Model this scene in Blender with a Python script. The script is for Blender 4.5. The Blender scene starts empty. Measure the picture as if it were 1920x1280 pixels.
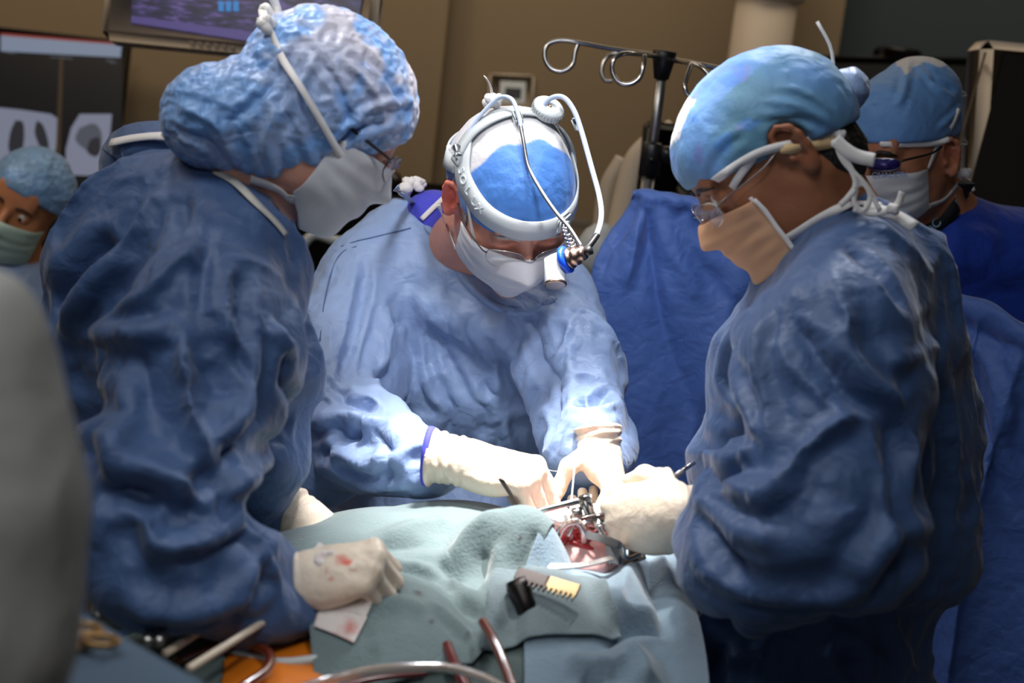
# Surgical team around an operating field -- everything is modelled in mesh code.
import bpy, math, random, time
import numpy as np
from mathutils import Vector, Matrix
from mathutils.bvhtree import BVHTree
C = bpy.context.scene.collection
T0 = time.time()
# ------------------------------------------------------------------ camera
F_PX = 2667.0
PITCH, ROLL = math.radians(11.5), math.radians(6.5)
CAM = np.array([0.0, 0.0, 1.70])
_r = np.array([1.0, 0, 0]); _u = np.array([0, math.sin(PITCH), math.cos(PITCH)]); _b = np.cross(_r, _u)
_u2 = _u*math.cos(ROLL) - _r*math.sin(ROLL); _r2 = _r*math.cos(ROLL) + _u*math.sin(ROLL)
RC = np.stack([_r2, _u2, _b], 1)                    # camera axes as columns
def P(px, py, d):                                    # where photo pixel (px, py) lies at depth d
    return CAM + RC @ np.array([(px-960)/F_PX*d, -(py-640)/F_PX*d, -d])
def V3(x, y, z):                                     # a direction given in camera axes
    v = RC @ np.array([x, y, z], float); return v/np.linalg.norm(v)
def RAY(px, py):
    v = RC @ np.array([(px-960)/F_PX, -(py-640)/F_PX, -1.0]); return v/np.linalg.norm(v)
cam_data = bpy.data.cameras.new('camera'); cam = bpy.data.objects.new('camera', cam_data); C.objects.link(cam)
cam_data.sensor_width = 36; cam_data.lens = 36*F_PX/1920; cam_data.clip_start = 0.02
cam.matrix_world = Matrix([list(RC[0])+[CAM[0]], list(RC[1])+[CAM[1]], list(RC[2])+[CAM[2]], [0,0,0,1]])
cam_data.dof.use_dof = True; cam_data.dof.focus_distance = 1.97; cam_data.dof.aperture_fstop = 3.6
bpy.context.scene.camera = cam
# ------------------------------------------------------------------ light
sc = bpy.context.scene
sc.view_settings.view_transform = 'Standard'; sc.view_settings.look = 'None'
sc.view_settings.gamma = 1.0; sc.view_settings.use_curve_mapping = False
sc.view_settings.exposure = 0.0
try:
    sc.cycles.use_denoising = True; sc.cycles.max_bounces = 6; sc.cycles.sample_clamp_indirect = 4.0
except Exception: pass
world = bpy.data.worlds.new('world'); sc.world = world; world.use_nodes = True
world.node_tree.nodes['Background'].inputs[0].default_value = (0.75, 0.85, 1.0, 1)
world.node_tree.nodes['Background'].inputs[1].default_value = 0.045
def look(o, target):
    o.rotation_euler = (Vector(target)-o.location).to_track_quat('-Z', 'Y').to_euler()
def spot(name, loc, target, watts, angle, blend, radius, col):
    l = bpy.data.lights.new(name, 'SPOT'); l.energy = watts; l.spot_size = math.radians(angle)
    l.spot_blend = blend; l.shadow_soft_size = radius; l.color = col
    o = bpy.data.objects.new(name, l); C.objects.link(o); o.location = Vector(loc); look(o, target); return o
def area(name, loc, target, watts, sx, sy, col):
    l = bpy.data.lights.new(name, 'AREA'); l.energy = watts; l.shape = 'RECTANGLE'; l.size = sx; l.size_y = sy; l.color = col
    o = bpy.data.objects.new(name, l); C.objects.link(o); o.location = Vector(loc); look(o, target); return o
FIELD = P(1070, 960, 1.78)
spot('surgical_or_fill_beam', FIELD+np.array([-0.05, 0.16, 1.30]), FIELD+np.array([-.075, 0.01, 0]), 330, 24, 0.75, 0.10, (1.0, 0.95, 0.90))
spot('surgical_or_fill_beam', (0.06, 1.02, 2.62), P(900, 600, 2.25), 62, 38, 0.9, 0.12, (0.97, 0.97, 1.0))
spot('surgical_or_fill_beam', FIELD+np.array([-0.75, 0.30, 1.35]), FIELD+np.array([.14,-.02,.0]), 52, 46, 0.9, 0.12, (0.97, 0.97, 1.0))
spot('surgical_or_fill_beam', FIELD+np.array([0.30, 0.75, 1.40]), FIELD+np.array([.05,-.1,.1]), 60, 44, 0.9, 0.12, (0.95, 0.97, 1.0))
area('ceiling_or_fill_light', (0.4, 3.7, 2.95), (0.4, 4.6, 0.5), 21, 3.0, 0.6, (1.0, 0.86, 0.68))
area('ceiling_or_fill_light', (-1.9, 2.8, 2.95), (-1.9, 4.0, 1.3), 20, 0.9, 0.9, (1.0, 0.82, 0.60))
area('ceiling_or_fill_light', (-0.5, 1.0, 2.95), (-0.4, 1.5, 1.2), 11, 1.6, 0.8, (0.85, 0.93, 1.0))
spot('surgical_or_fill_beam', (0.25, 0.55, 2.75), P(560, 1270, 1.4), 26, 24, 1.0, 0.12, (1.0, 0.97, 0.92))  # added fill spot to brighten the near-left drapes, not a surgical lamp
area('ceiling_or_fill_light', (-1.0, 1.3, 2.95), (-0.9, 3.0, 1.9), 9, 0.8, 0.5, (1.0, 0.86, 0.7))  # added fill to brighten the patient monitor front, not a ceiling panel
area('ceiling_or_fill_light', (-0.5, -0.5, 2.95), (-0.35, 0.8, 1.3), 9, 0.8, 0.6, (0.95, 0.96, 1.0))  # added fill for the person at the left edge, not a ceiling panel
# ------------------------------------------------------------------ noise, fields, surface extraction
def _hash(ix, iy, iz, seed):
    h = (ix*374761393 + iy*668265263 + iz*2147483647 + seed*974634777) & 0xffffffff
    h = ((h ^ (h >> 13))*1274126177) & 0xffffffff
    return ((h ^ (h >> 16)) & 0xffff)/65535.0
def noise(p, freq, seed=0):                           # value noise, -1..1
    q = np.asarray(p, float)*freq + 1000.0; i = np.floor(q).astype(np.int64); f = q-i; f = f*f*(3-2*f)
    r = 0
    for dx in (0, 1):
        for dy in (0, 1):
            for dz in (0, 1):
                w = (f[:, 0] if dx else 1-f[:, 0])*(f[:, 1] if dy else 1-f[:, 1])*(f[:, 2] if dz else 1-f[:, 2])
                r = r + w*_hash(i[:, 0]+dx, i[:, 1]+dy, i[:, 2]+dz, seed)
    return r*2-1
def unit(v):
    v = np.asarray(v, float); return v/(np.linalg.norm(v)+1e-12)
def frame(fwd, up):                                   # person axes: x = person's right, y = forward, z = up
    y = unit(fwd); z = unit(np.asarray(up)-np.dot(up, y)*y); x = np.cross(y, z); return np.stack([x, y, z], 1)
def rot_xyz(ax, ay, az):
    m = Matrix.Rotation(math.radians(az), 3, 'Z') @ Matrix.Rotation(math.radians(ay), 3, 'Y') @ Matrix.Rotation(math.radians(ax), 3, 'X')
    return np.array(m)
def cap(a, b, ra, rb=None, sq=None):                  # tapered capsule; sq = (axis, factor) squeezes along an axis
    return ('cap', np.array(a, float), np.array(b, float), ra, ra if rb is None else rb, sq)
def ell(c, r, rot=None): return ('ell', np.array(c, float), np.array(r, float), np.eye(3) if rot is None else rot)
def box(c, h, rot=None, rd=0.005): return ('box', np.array(c, float), np.array(h, float), np.eye(3) if rot is None else rot, rd)
def pln(p, n): return ('pln', np.array(p, float), unit(n))
def xf(pr, R, o, s=1.0):                              # moves a primitive by rotation R and origin o
    if pr[0] == 'cap': return ('cap', o+R@(pr[1]*s), o+R@(pr[2]*s), pr[3]*s, pr[4]*s, None if pr[5] is None else (R@np.array(pr[5][0]), pr[5][1]))
    if pr[0] == 'ell': return ('ell', o+R@(pr[1]*s), pr[2]*s, R@pr[3])
    if pr[0] == 'box': return ('box', o+R@(pr[1]*s), pr[2]*s, R@pr[3], pr[4]*s)
    return ('pln', o+R@(pr[1]*s), R@pr[2])
def pdist(pr, X):                                     # X (...,3)
    X = np.asarray(X, np.float32)
    if pr[0] == 'cap':
        _, a, b, ra, rb, sq = pr; a = a.astype(np.float32); ab = (b-a).astype(np.float32); q = X-a
        t = np.clip(q@ab/(ab@ab+1e-12), 0, 1); q = q-t[..., None]*ab
        if sq is not None:
            n = unit(sq[0]).astype(np.float32); q = q+((q@n)*(np.float32(sq[1])-1))[..., None]*n
        return np.sqrt((q*q).sum(-1)) - (ra+(rb-ra)*t)
    if pr[0] == 'ell':
        q = (X-pr[1].astype(np.float32))@pr[3].astype(np.float32); r = pr[2].astype(np.float32)
        k0 = np.sqrt(((q/r)**2).sum(-1)); k1 = np.sqrt(((q/(r*r))**2).sum(-1)); return k0*(k0-1)/(k1+1e-9)
    if pr[0] == 'box':
        q = np.abs((X-pr[1].astype(np.float32))@pr[3].astype(np.float32))-(pr[2]-pr[4]).astype(np.float32)
        return np.sqrt((np.maximum(q, 0)**2).sum(-1))+np.minimum(q.max(-1), 0)-pr[4]
    return (X-pr[1].astype(np.float32))@pr[2].astype(np.float32)
def pbox(pr, m):
    if pr[0] == 'cap':
        r = max(pr[3], pr[4])*(1 if pr[5] is None or pr[5][1] > 1 else 1/pr[5][1])+m
        return np.minimum(pr[1], pr[2])-r, np.maximum(pr[1], pr[2])+r
    r = np.abs(pr[3])@pr[2]+m; return pr[1]-r, pr[1]+r
def axis(lo, hi, h, fine=()):                         # grid lines, finer inside the given ranges
    out = [lo]
    while out[-1] < hi:
        s = h
        for a, b, hf in fine:
            if a <= out[-1]+1e-6 and out[-1] < b: s = min(s, hf)
            elif out[-1] < a < out[-1]+s: s = max(a-out[-1], hf*.5)
        out.append(out[-1]+s)
    return np.array(out)
class Field:
    def __init__(s, ax, ay, az):
        s.ax = (ax, ay, az); s.v = np.full((len(ax), len(ay), len(az)), 1.0, np.float32)
    def add(s, pr, k=0.01, op='u', m=None):
        m = (k+0.02) if m is None else m
        if pr[0] == 'pln': sl = (slice(None),)*3
        else:
            lo, hi = pbox(pr, m); sl = []
            for i in range(3):
                a = np.searchsorted(s.ax[i], lo[i]); b = np.searchsorted(s.ax[i], hi[i])
                if b <= a: return
                sl.append(slice(a, b))
            sl = tuple(sl)
        X = np.stack(np.meshgrid(*[s.ax[i][sl[i]].astype(np.float32) for i in range(3)], indexing='ij'), -1)
        d = pdist(pr, X); v = s.v[sl]
        if op == 'u':
            h = np.maximum(k-np.abs(v-d), 0)/max(k, 1e-6); s.v[sl] = np.minimum(v, d)-h*h*k*0.25
        elif op == 's':
            d = -d; h = np.maximum(k-np.abs(v-d), 0)/max(k, 1e-6); s.v[sl] = np.maximum(v, d)+h*h*k*0.25
        elif op == 'i':
            h = np.maximum(k-np.abs(v-d), 0)/max(k, 1e-6); s.v[sl] = np.maximum(v, d)+h*h*k*0.25
    def mesh(s):
        v = s.v; ins = v < 0; ax = s.ax
        nx, ny, nz = v.shape
        cs = [ins[i:nx-1+i, j:ny-1+j, k:nz-1+k] for i in (0, 1) for j in (0, 1) for k in (0, 1)]
        cnt = sum(c.astype(np.int8) for c in cs); act = (cnt > 0) & (cnt < 8)
        idx = -np.ones(act.shape, np.int64); cells = np.argwhere(act); idx[act] = np.arange(len(cells))
        acc = np.zeros((len(cells), 3)); n = np.zeros(len(cells)); I, J, K = cells.T
        A = [np.asarray(a) for a in ax]
        corner = {(i, j, k): v[I+i, J+j, K+k] for i in (0, 1) for j in (0, 1) for k in (0, 1)}
        pos = lambda i, j, k: np.stack([A[0][I+i], A[1][J+j], A[2][K+k]], 1)
        for c in corner:
            for a in range(3):
                if c[a] == 0:
                    e = list(c); e[a] = 1; e = tuple(e); va, vb = corner[c], corner[e]
                    m = (va < 0) != (vb < 0)
                    t = np.clip(np.where(m, va/(va-vb+1e-12*((va-vb) == 0)), 0), 0, 1)[:, None]
                    acc += np.where(m[:, None], pos(*c)*(1-t)+pos(*e)*t, 0); n += m
        V = acc/np.maximum(n, 1)[:, None]; Fs = []
        for a in range(3):
            b, c = (a+1) % 3, (a+2) % 3
            s0 = [slice(None)]*3; s1 = [slice(None)]*3; s0[a] = slice(0, -1); s1[a] = slice(1, None)
            x0, x1 = ins[tuple(s0)], ins[tuple(s1)]
            E = np.argwhere(x0 != x1); E = E[(E[:, b] > 0) & (E[:, c] > 0) & (E[:, b] < v.shape[b]-1) & (E[:, c] < v.shape[c]-1)]
            if len(E) == 0: continue
            flip = x0[tuple(E.T)]
            def cell(db, dc):
                q = E.copy(); q[:, b] -= db; q[:, c] -= dc; return idx[tuple(q.T)]
            q = np.stack([cell(0, 0), cell(1, 0), cell(1, 1), cell(0, 1)], 1)
            q = np.where(flip[:, None], q, q[:, ::-1]); Fs.append(q)
        F = np.concatenate(Fs); F = F[(F >= 0).all(1)]; return V, F
def grid_field(prims, h, fine=(), pad=0.03, cut=()):  # prims: list of (prim, k, op)
    bs = [pbox(p, pad) for p, k, op in prims if p[0] != 'pln' and op == 'u']
    lo = np.min([b[0] for b in bs], 0); hi = np.max([b[1] for b in bs], 0)
    fx = [[], [], []]
    for a, b, hf in fine:
        for i in range(3): fx[i].append((a[i], b[i], hf))
    f = Field(*[axis(lo[i], hi[i], h, fx[i]) for i in range(3)])
    for p, k, op in prims: f.add(p, k, op)
    return f
def edges_of(F):
    E = np.concatenate([F[:, [0, 1]], F[:, [1, 2]], F[:, [2, 3]], F[:, [3, 0]]]); E.sort(1)
    return np.unique(E, axis=0)
def normals(V, F):
    n = np.cross(V[F[:, 2]]-V[F[:, 0]], V[F[:, 3]]-V[F[:, 1]]); N = np.zeros_like(V)
    for j in range(4):
        for a in range(3): N[:, a] += np.bincount(F[:, j], n[:, a], len(V))
    return N/(np.linalg.norm(N, axis=1)[:, None]+1e-12)
def smooth(V, F, it=3, f=0.5):
    E = edges_of(F); n = len(V); deg = np.bincount(E.ravel(), minlength=n)+1e-9
    for _ in range(it):
        for a in range(3):
            m = (np.bincount(E[:, 0], V[E[:, 1], a], n)+np.bincount(E[:, 1], V[E[:, 0], a], n))/deg
            V[:, a] += f*(m-V[:, a])
    return V
def relax(V, F, slack=1.06, it=120, kb=0.12, inmax=0.012, outmax=0.03, grav=0.0, pin=None, seed=0, amp=0.003, nf=18, tang=0.03):
    """cloth relaxation: rest lengths longer than the surface, so the cloth buckles into wrinkles"""
    N = normals(V, F); n = len(V); E = edges_of(F)
    D = np.concatenate([F[:, [0, 2]], F[:, [1, 3]]]); E2 = np.concatenate([E, D])
    d = V[E2[:, 1]]-V[E2[:, 0]]; L = np.linalg.norm(d, axis=1)
    if callable(slack): sl = slack((V[E2[:, 0]]+V[E2[:, 1]])/2, d/(L[:, None]+1e-9))
    else: sl = slack
    rest = L*sl; x = V+N*(noise(V, nf, seed)+.5*noise(V, nf*2.3, seed+5))[:, None]*amp
    a, b = E2[:, 0], E2[:, 1]; deg2 = np.bincount(E2.ravel(), minlength=n)+1e-9
    ea, eb = E[:, 0], E[:, 1]; deg = np.bincount(E.ravel(), minlength=n)+1e-9
    w = np.ones(n) if pin is None else 1-pin
    for k in range(it):
        d = x[b]-x[a]; l = np.sqrt((d*d).sum(1))+1e-9; c = d*((l-rest)/l*0.5)[:, None]
        for j in range(3):
            x[:, j] += w*1.6*(np.bincount(a, c[:, j], n)-np.bincount(b, c[:, j], n))/deg2*1.0
        u = x-V
        for j in range(3):
            m = (np.bincount(ea, u[eb, j], n)+np.bincount(eb, u[ea, j], n))/deg
            u[:, j] += kb*(m-u[:, j])
        if grav: u[:, 2] -= w*grav
        h = (u*N).sum(1); hc = np.clip(h, -inmax, outmax); u = u-N*h[:, None]
        u *= (1-tang); u += N*hc[:, None]
        x = V+u*w[:, None]
    return x
def creases(V, F, strokes, N=None):
    """raised (+) or sunk (-) folds: strokes = (points3d, width, height)"""
    N = normals(V, F) if N is None else N; h = np.zeros(len(V))
    for pts, wd, ht in strokes:
        pts = np.asarray(pts, float); best = np.full(len(V), 9.0); tt = np.zeros(len(V)); n = len(pts)-1
        lo, hi = pts.min(0)-wd*4, pts.max(0)+wd*4; m = ((V > lo) & (V < hi)).all(1)
        if not m.any(): continue
        Q = V[m]; bb = np.full(len(Q), 9.0); t_ = np.zeros(len(Q))
        for i in range(n):
            a, b = pts[i], pts[i+1]; ab = b-a; t = np.clip((Q-a)@ab/(ab@ab+1e-12), 0, 1)
            dd = np.linalg.norm(Q-a-t[:, None]*ab, axis=1); g = dd < bb; bb[g] = dd[g]; t_[g] = (i+t[g])/n
        e = np.clip(np.minimum(t_, 1-t_)*5+.15, 0, 1); s = bb/wd
        h[m] += ht*e*(1.25*np.exp(-1.5*(np.sqrt(s*s+.05)-.22))-0.30*np.exp(-(s-2.0)**2*1.5))
    return V+N*h[:, None]
# ------------------------------------------------------------------ objects
def mesh_obj(name, V, F, mat=None, parent=None, base=None, smooth_=True, sub=0, cols=None, mi=None):
    me = bpy.data.meshes.new(name); V = np.asarray(V, float)
    o = bpy.data.objects.new(name, me); C.objects.link(o)
    org = np.zeros(3)
    if parent is not None:
        o.parent = parent; org = np.array(parent_origin(parent))
    elif base is not None:
        o.location = Vector(base); org = np.array(base)
    me.from_pydata((V-org).tolist(), [], F.tolist() if hasattr(F, 'tolist') else F); me.update()
    if smooth_: me.polygons.foreach_set('use_smooth', [True]*len(me.polygons))
    for m in (mat if isinstance(mat, (list, tuple)) else [mat]):
        if m is not None: me.materials.append(m)
    if mi is not None: me.polygons.foreach_set('material_index', np.asarray(mi, np.int32))
    if cols is None: cols = np.ones((len(V), 3))
    if cols is not None:
        at = me.color_attributes.new('tint', 'FLOAT_COLOR', 'POINT')
        c4 = np.ones((len(V), 4), np.float32); c4[:, :cols.shape[1]] = cols; at.data.foreach_set('color', c4.ravel())
    if sub:
        s = o.modifiers.new('subdivision', 'SUBSURF'); s.levels = sub; s.render_levels = sub
    return o
def parent_origin(p):
    v = np.zeros(3)
    while p is not None: v = v+np.array(p.location); p = p.parent
    return v
def empty(name, loc):
    o = bpy.data.objects.new(name, None); C.objects.link(o); o.location = Vector(loc); o.empty_display_size = .05; return o
def tag(o, label=None, cat=None, group=None, kind=None):
    if label: o['label'] = label
    if cat: o['category'] = cat
    if group: o['group'] = group
    if kind: o['kind'] = kind
    return o
def bvh(*objs):
    V, F, n = [], [], 0
    for o in objs:
        if isinstance(o, tuple): v, f = o; f = [list(x) for x in f]
        else:
            og = parent_origin(o); v = np.array([q.co[:] for q in o.data.vertices])+og; f = [list(p.vertices) for p in o.data.polygons]
        V.extend([Vector(q) for q in v]); F.extend([[i+n for i in q] for q in f]); n += len(v)
    return BVHTree.FromPolygons(V, F)
def hit(tr, px, py, off=0.0, dflt=None):              # the point of a surface seen at a photo pixel
    h = tr.ray_cast(Vector(CAM), Vector(RAY(px, py)))
    if h[0] is None: return None if dflt is None else P(px, py, dflt)
    n = np.array(h[1]); n = n if n@RAY(px, py) < 0 else -n
    return np.array(h[0])+n*off
def hitn(tr, px, py, off=0.0, dflt=2.0):
    h = tr.ray_cast(Vector(CAM), Vector(RAY(px, py)))
    if h[0] is None:
        if dflt is None: return None, None
        return P(px, py, dflt), -RAY(px, py)
    n = np.array(h[1]); n = n if n@RAY(px, py) < 0 else -n
    return np.array(h[0])+n*off, n
def near(tr, p, off=0.0):
    h = tr.find_nearest(Vector(p)); 
    n = np.array(h[1]); return np.array(h[0])+n*off, n
def spline(pts, n):
    pts = np.asarray(pts, float); m = len(pts)
    if m < 3: return np.array([pts[0]+(pts[-1]-pts[0])*t for t in np.linspace(0, 1, n)])
    q = np.vstack([2*pts[0]-pts[1], pts, 2*pts[-1]-pts[-2]]); out = []
    for t in np.linspace(0, m-1-1e-6, n):
        i = int(t); f = t-i; a, b, c, d = q[i:i+4]
        out.append(.5*((2*b)+(c-a)*f+(2*a-5*b+4*c-d)*f*f+(3*b-a-3*c+d)*f**3))
    return np.array(out)
def sweep(path, prof, normals_=None, closed=False, scale=None):
    """sweeps a closed 2-D profile (side, normal) along a path"""
    path = np.asarray(path, float); n = len(path); prof = np.asarray(prof, float); m = len(prof)
    T = np.gradient(path, axis=0) if not closed else np.roll(path, -1, 0)-np.roll(path, 1, 0)
    T /= np.linalg.norm(T, axis=1)[:, None]+1e-12
    if normals_ is None:
        nn = np.cross(T[0], [0.3, 0.5, 0.81]); nn = unit(nn); Ns = []
        for t in T: nn = unit(nn-t*(nn@t)); Ns.append(nn)
        Ns = np.array(Ns)
    else:
        Ns = np.asarray(normals_, float); Ns = Ns-T*(Ns*T).sum(1)[:, None]; Ns /= np.linalg.norm(Ns, axis=1)[:, None]+1e-12
    S = np.cross(T, Ns); V = []
    for i in range(n):
        k = 1 if scale is None else scale[i]
        for a, b in prof: V.append(path[i]+S[i]*a*k+Ns[i]*b*k)
    F = []
    for i in range(n if closed else n-1):
        j = (i+1) % n
        for k in range(m): F.append([i*m+k, i*m+(k+1) % m, j*m+(k+1) % m, j*m+k])
    if not closed:
        F.append(list(range(m))[::-1]); F.append([(n-1)*m+k for k in range(m)])
    return np.array(V), F
def circ(r, n=10): return [(r*math.cos(2*math.pi*i/n), r*math.sin(2*math.pi*i/n)) for i in range(n)]
def rect(w, t): return [(-w/2, -t/2), (w/2, -t/2), (w/2, t/2), (-w/2, t/2)]
class MB:                                             # collects shapes into one mesh
    def __init__(s): s.V = []; s.F = []; s.M = []
    def put(s, V, F, mi=0):
        n = len(s.V); s.V.extend([list(v) for v in V]); s.F.extend([[i+n for i in f] for f in F]); s.M.extend([mi]*len(F)); return s
    def tube(s, path, r, n=12, k=None, smooth_n=None, closed=False, mi=0):
        path = np.asarray(path, float)
        if smooth_n: path = spline(path, smooth_n)
        return s.put(*sweep(path, circ(r, n), closed=closed, scale=k), mi=mi)
    def ribbon(s, path, nrm, w, t, k=None, closed=False, mi=0): return s.put(*sweep(path, rect(w, t), nrm, closed, scale=k), mi=mi)
    def box(s, c, h, R=None, bev=0.0, mi=0):
        R = np.eye(3) if R is None else R; h = np.array(h, float); c = np.array(c, float); b = min(bev, h.min()*.95)
        if b <= 0:
            V = [c+R@(h*np.array([x, y, z])) for x in (-1, 1) for y in (-1, 1) for z in (-1, 1)]
            F = [[0, 1, 3, 2], [4, 6, 7, 5], [0, 4, 5, 1], [2, 3, 7, 6], [0, 2, 6, 4], [1, 5, 7, 3]]
            return s.put(V, F, mi)
        V = []; F = []; ix = {}
        for x in (-1, 1):
            for y in (-1, 1):
                for z in (-1, 1):
                    for a in range(3):
                        q = h-b; q[a] = h[a]; ix[(x, y, z, a)] = len(V); V.append(c+R@(q*np.array([x, y, z])))
        def key(sg, a): return ix[tuple(sg)+(a,)]
        for a in range(3):
            b1, c1 = (a+1) % 3, (a+2) % 3
            for sg in (-1, 1):
                L = []
                for u, v in ((-1, -1), (1, -1), (1, 1), (-1, 1)):
                    q = [0, 0, 0]; q[a] = sg; q[b1] = u; q[c1] = v; L.append(key(q, a))
                F.append(L if sg > 0 else L[::-1])
            for u in (-1, 1):
                for v in (-1, 1):
                    q0 = [0, 0, 0]; q0[b1] = u; q0[c1] = v; q0[a] = -1; q1 = list(q0); q1[a] = 1
                    L = [key(q0, b1), key(q1, b1), key(q1, c1), key(q0, c1)]; F.append(L if u*v > 0 else L[::-1])
        for x in (-1, 1):
            for y in (-1, 1):
                for z in (-1, 1):
                    L = [key((x, y, z), 0), key((x, y, z), 1), key((x, y, z), 2)]; F.append(L if x*y*z > 0 else L[::-1])
        return s.put(V, F, mi)
    def lathe(s, c, ax, prof, n=24, mi=0):            # prof: (radius, height) along ax
        ax = unit(ax); u = unit(np.cross(ax, [0.31, 0.7, 0.2])); v = np.cross(ax, u); V = []; m = len(prof)
        for i in range(n):
            t = 2*math.pi*i/n
            for r, h in prof: V.append(np.array(c)+ax*h+(u*math.cos(t)+v*math.sin(t))*r)
        F = []
        for i in range(n):
            j = (i+1) % n
            for k in range(m-1): F.append([i*m+k, j*m+k, j*m+k+1, i*m+k+1])
        F.append([i*m for i in range(n)][::-1]); F.append([i*m+m-1 for i in range(n)]); return s.put(V, F, mi)
    def sphere(s, c, r, R=None, n=16, mi=0):
        R = np.eye(3) if R is None else R; r = np.array([r]*3 if np.isscalar(r) else r, float); V = []; F = []
        for i in range(1, n//2):
            th = math.pi*i/(n//2)
            for j in range(n):
                ph = 2*math.pi*j/n; V.append(np.array(c)+R@(r*np.array([math.sin(th)*math.cos(ph), math.sin(th)*math.sin(ph), math.cos(th)])))
        k = n//2-1
        for i in range(k-1):
            for j in range(n): F.append([i*n+j, (i+1)*n+j, (i+1)*n+(j+1) % n, i*n+(j+1) % n])
        V.append(np.array(c)+R@(r*np.array([0, 0, 1]))); V.append(np.array(c)+R@(r*np.array([0, 0, -1]))); t = len(V)-2
        for j in range(n): F.append([t, j, (j+1) % n]); F.append([t+1, (k-1)*n+(j+1) % n, (k-1)*n+j])
        return s.put(V, F, mi)
    def obj(s, name, mat, parent=None, base=None, smooth_=True, sub=0):
        if base is None and parent is None: base = (np.min(s.V, 0)+np.max(s.V, 0))/2; base[2] = np.min(np.array(s.V)[:, 2])
        return mesh_obj(name, np.array(s.V), s.F, mat, parent, base, smooth_, sub, mi=s.M if isinstance(mat, (list, tuple)) else None)
# ------------------------------------------------------------------ materials
def srgb(r, g, b):
    f = lambda c: (c/255/12.92) if c/255 <= .04045 else ((c/255+.055)/1.055)**2.4
    return (f(r), f(g), f(b), 1)
def mat(name, col, rough=0.6, metal=0.0, bump=None, var=None, sheen=0, trans=0, alpha=1, spec=0.5, sss=0, tint=False, emit=None, coat=0, translucent=0):
    """bump: list of (scale, strength, distance); var: (scale, amount) brightness mottling; tint: multiply by the vertex attribute"""
    m = bpy.data.materials.new(name); m.use_nodes = True; nt = m.node_tree; n = nt.nodes; L = nt.links
    b = n['Principled BSDF']; b.inputs['Base Color'].default_value = col; b.inputs['Roughness'].default_value = rough
    b.inputs['Metallic'].default_value = metal; b.inputs['Specular IOR Level'].default_value = spec
    if sheen: b.inputs['Sheen Weight'].default_value = sheen; b.inputs['Sheen Roughness'].default_value = .4
    if trans: b.inputs['Transmission Weight'].default_value = trans
    if alpha < 1: b.inputs['Alpha'].default_value = alpha
    if coat: b.inputs['Coat Weight'].default_value = coat; b.inputs['Coat Roughness'].default_value = .2
    if sss:
        b.inputs['Subsurface Weight'].default_value = sss; b.inputs['Subsurface Radius'].default_value = (1, .3, .15); b.inputs['Subsurface Scale'].default_value = .012
    if emit: b.inputs['Emission Color'].default_value = emit[0]; b.inputs['Emission Strength'].default_value = emit[1]
    tc = n.new('ShaderNodeTexCoord'); src = None
    if var:
        t = n.new('ShaderNodeTexNoise'); t.inputs['Scale'].default_value = var[0]; t.inputs['Detail'].default_value = 4; L.new(tc.outputs['Object'], t.inputs['Vector'])
        mx = n.new('ShaderNodeMix'); mx.data_type = 'RGBA'; a = var[1]
        mx.inputs[6].default_value = tuple(c*(1-a) for c in col[:3])+(1,); mx.inputs[7].default_value = tuple(min(1, c*(1+a)) for c in col[:3])+(1,)
        L.new(t.outputs['Fac'], mx.inputs[0]); src = mx.outputs[2]; L.new(src, b.inputs['Base Color'])
    if tint:
        at = n.new('ShaderNodeAttribute'); at.attribute_name = 'tint'
        mx = n.new('ShaderNodeMix'); mx.data_type = 'RGBA'; mx.blend_type = 'MULTIPLY'; mx.inputs[0].default_value = 1
        if src: L.new(src, mx.inputs[6])
        else: mx.inputs[6].default_value = col
        L.new(at.outputs['Color'], mx.inputs[7]); L.new(mx.outputs[2], b.inputs['Base Color'])
    last = None
    for i, (s, st, d) in enumerate(bump or ()):
        t = n.new('ShaderNodeTexNoise'); t.inputs['Scale'].default_value = s; t.inputs['Detail'].default_value = 3; t.inputs['Distortion'].default_value = .6 if s < 60 else 0
        L.new(tc.outputs['Object'], t.inputs['Vector'])
        bp = n.new('ShaderNodeBump'); bp.inputs['Strength'].default_value = st; bp.inputs['Distance'].default_value = d
        L.new(t.outputs['Fac'], bp.inputs['Height'])
        if last: L.new(last, bp.inputs['Normal'])
        last = bp.outputs['Normal']
    if last: L.new(last, b.inputs['Normal'])
    if translucent:
        tr = n.new('ShaderNodeBsdfTranslucent'); ms = n.new('ShaderNodeMixShader'); ms.inputs[0].default_value = translucent
        tr.inputs['Color'].default_value = col
        if b.inputs['Base Color'].links: L.new(b.inputs['Base Color'].links[0].from_socket, tr.inputs['Color'])
        L.new(b.outputs[0], ms.inputs[1]); L.new(tr.outputs[0], ms.inputs[2]); L.new(ms.outputs[0], n['Material Output'].inputs['Surface'])
    return m
M = {}
GB = [(9, .25, .03), (30, .5, .010), (90, .35, .002)]
M['gown'] = mat('blue_nonwoven_gown', srgb(64, 92, 138), .55, bump=GB, var=(3, .08), sheen=.25, tint=False)
M['gown_lit'] = mat('brightly_lit_blue_gown', srgb(138, 162, 204), .5, bump=[(8, .3, .03), (28, .55, .010), (90, .3, .002)], var=(3, .07), sheen=.2)  # lighter copy of the blue gown, its bright lighting put into the colour
M['scrub'] = mat('royal_blue_scrub', srgb(16, 58, 165), .8, bump=[(14, .5, .02), (400, .2, .001)], sheen=.3)
M['scrub_violet'] = mat('violet_blue_scrub', srgb(70, 72, 200), .8, bump=[(14, .5, .02)], sheen=.3)
M['drape'] = mat('blue_paper_drape', srgb(74, 108, 182), .6, bump=GB, var=(2.5, .1), sheen=.2)
M['drape_dark'] = mat('dark_blue_drape', srgb(40, 68, 110), .7, bump=GB, var=(2.5, .12))
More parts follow.
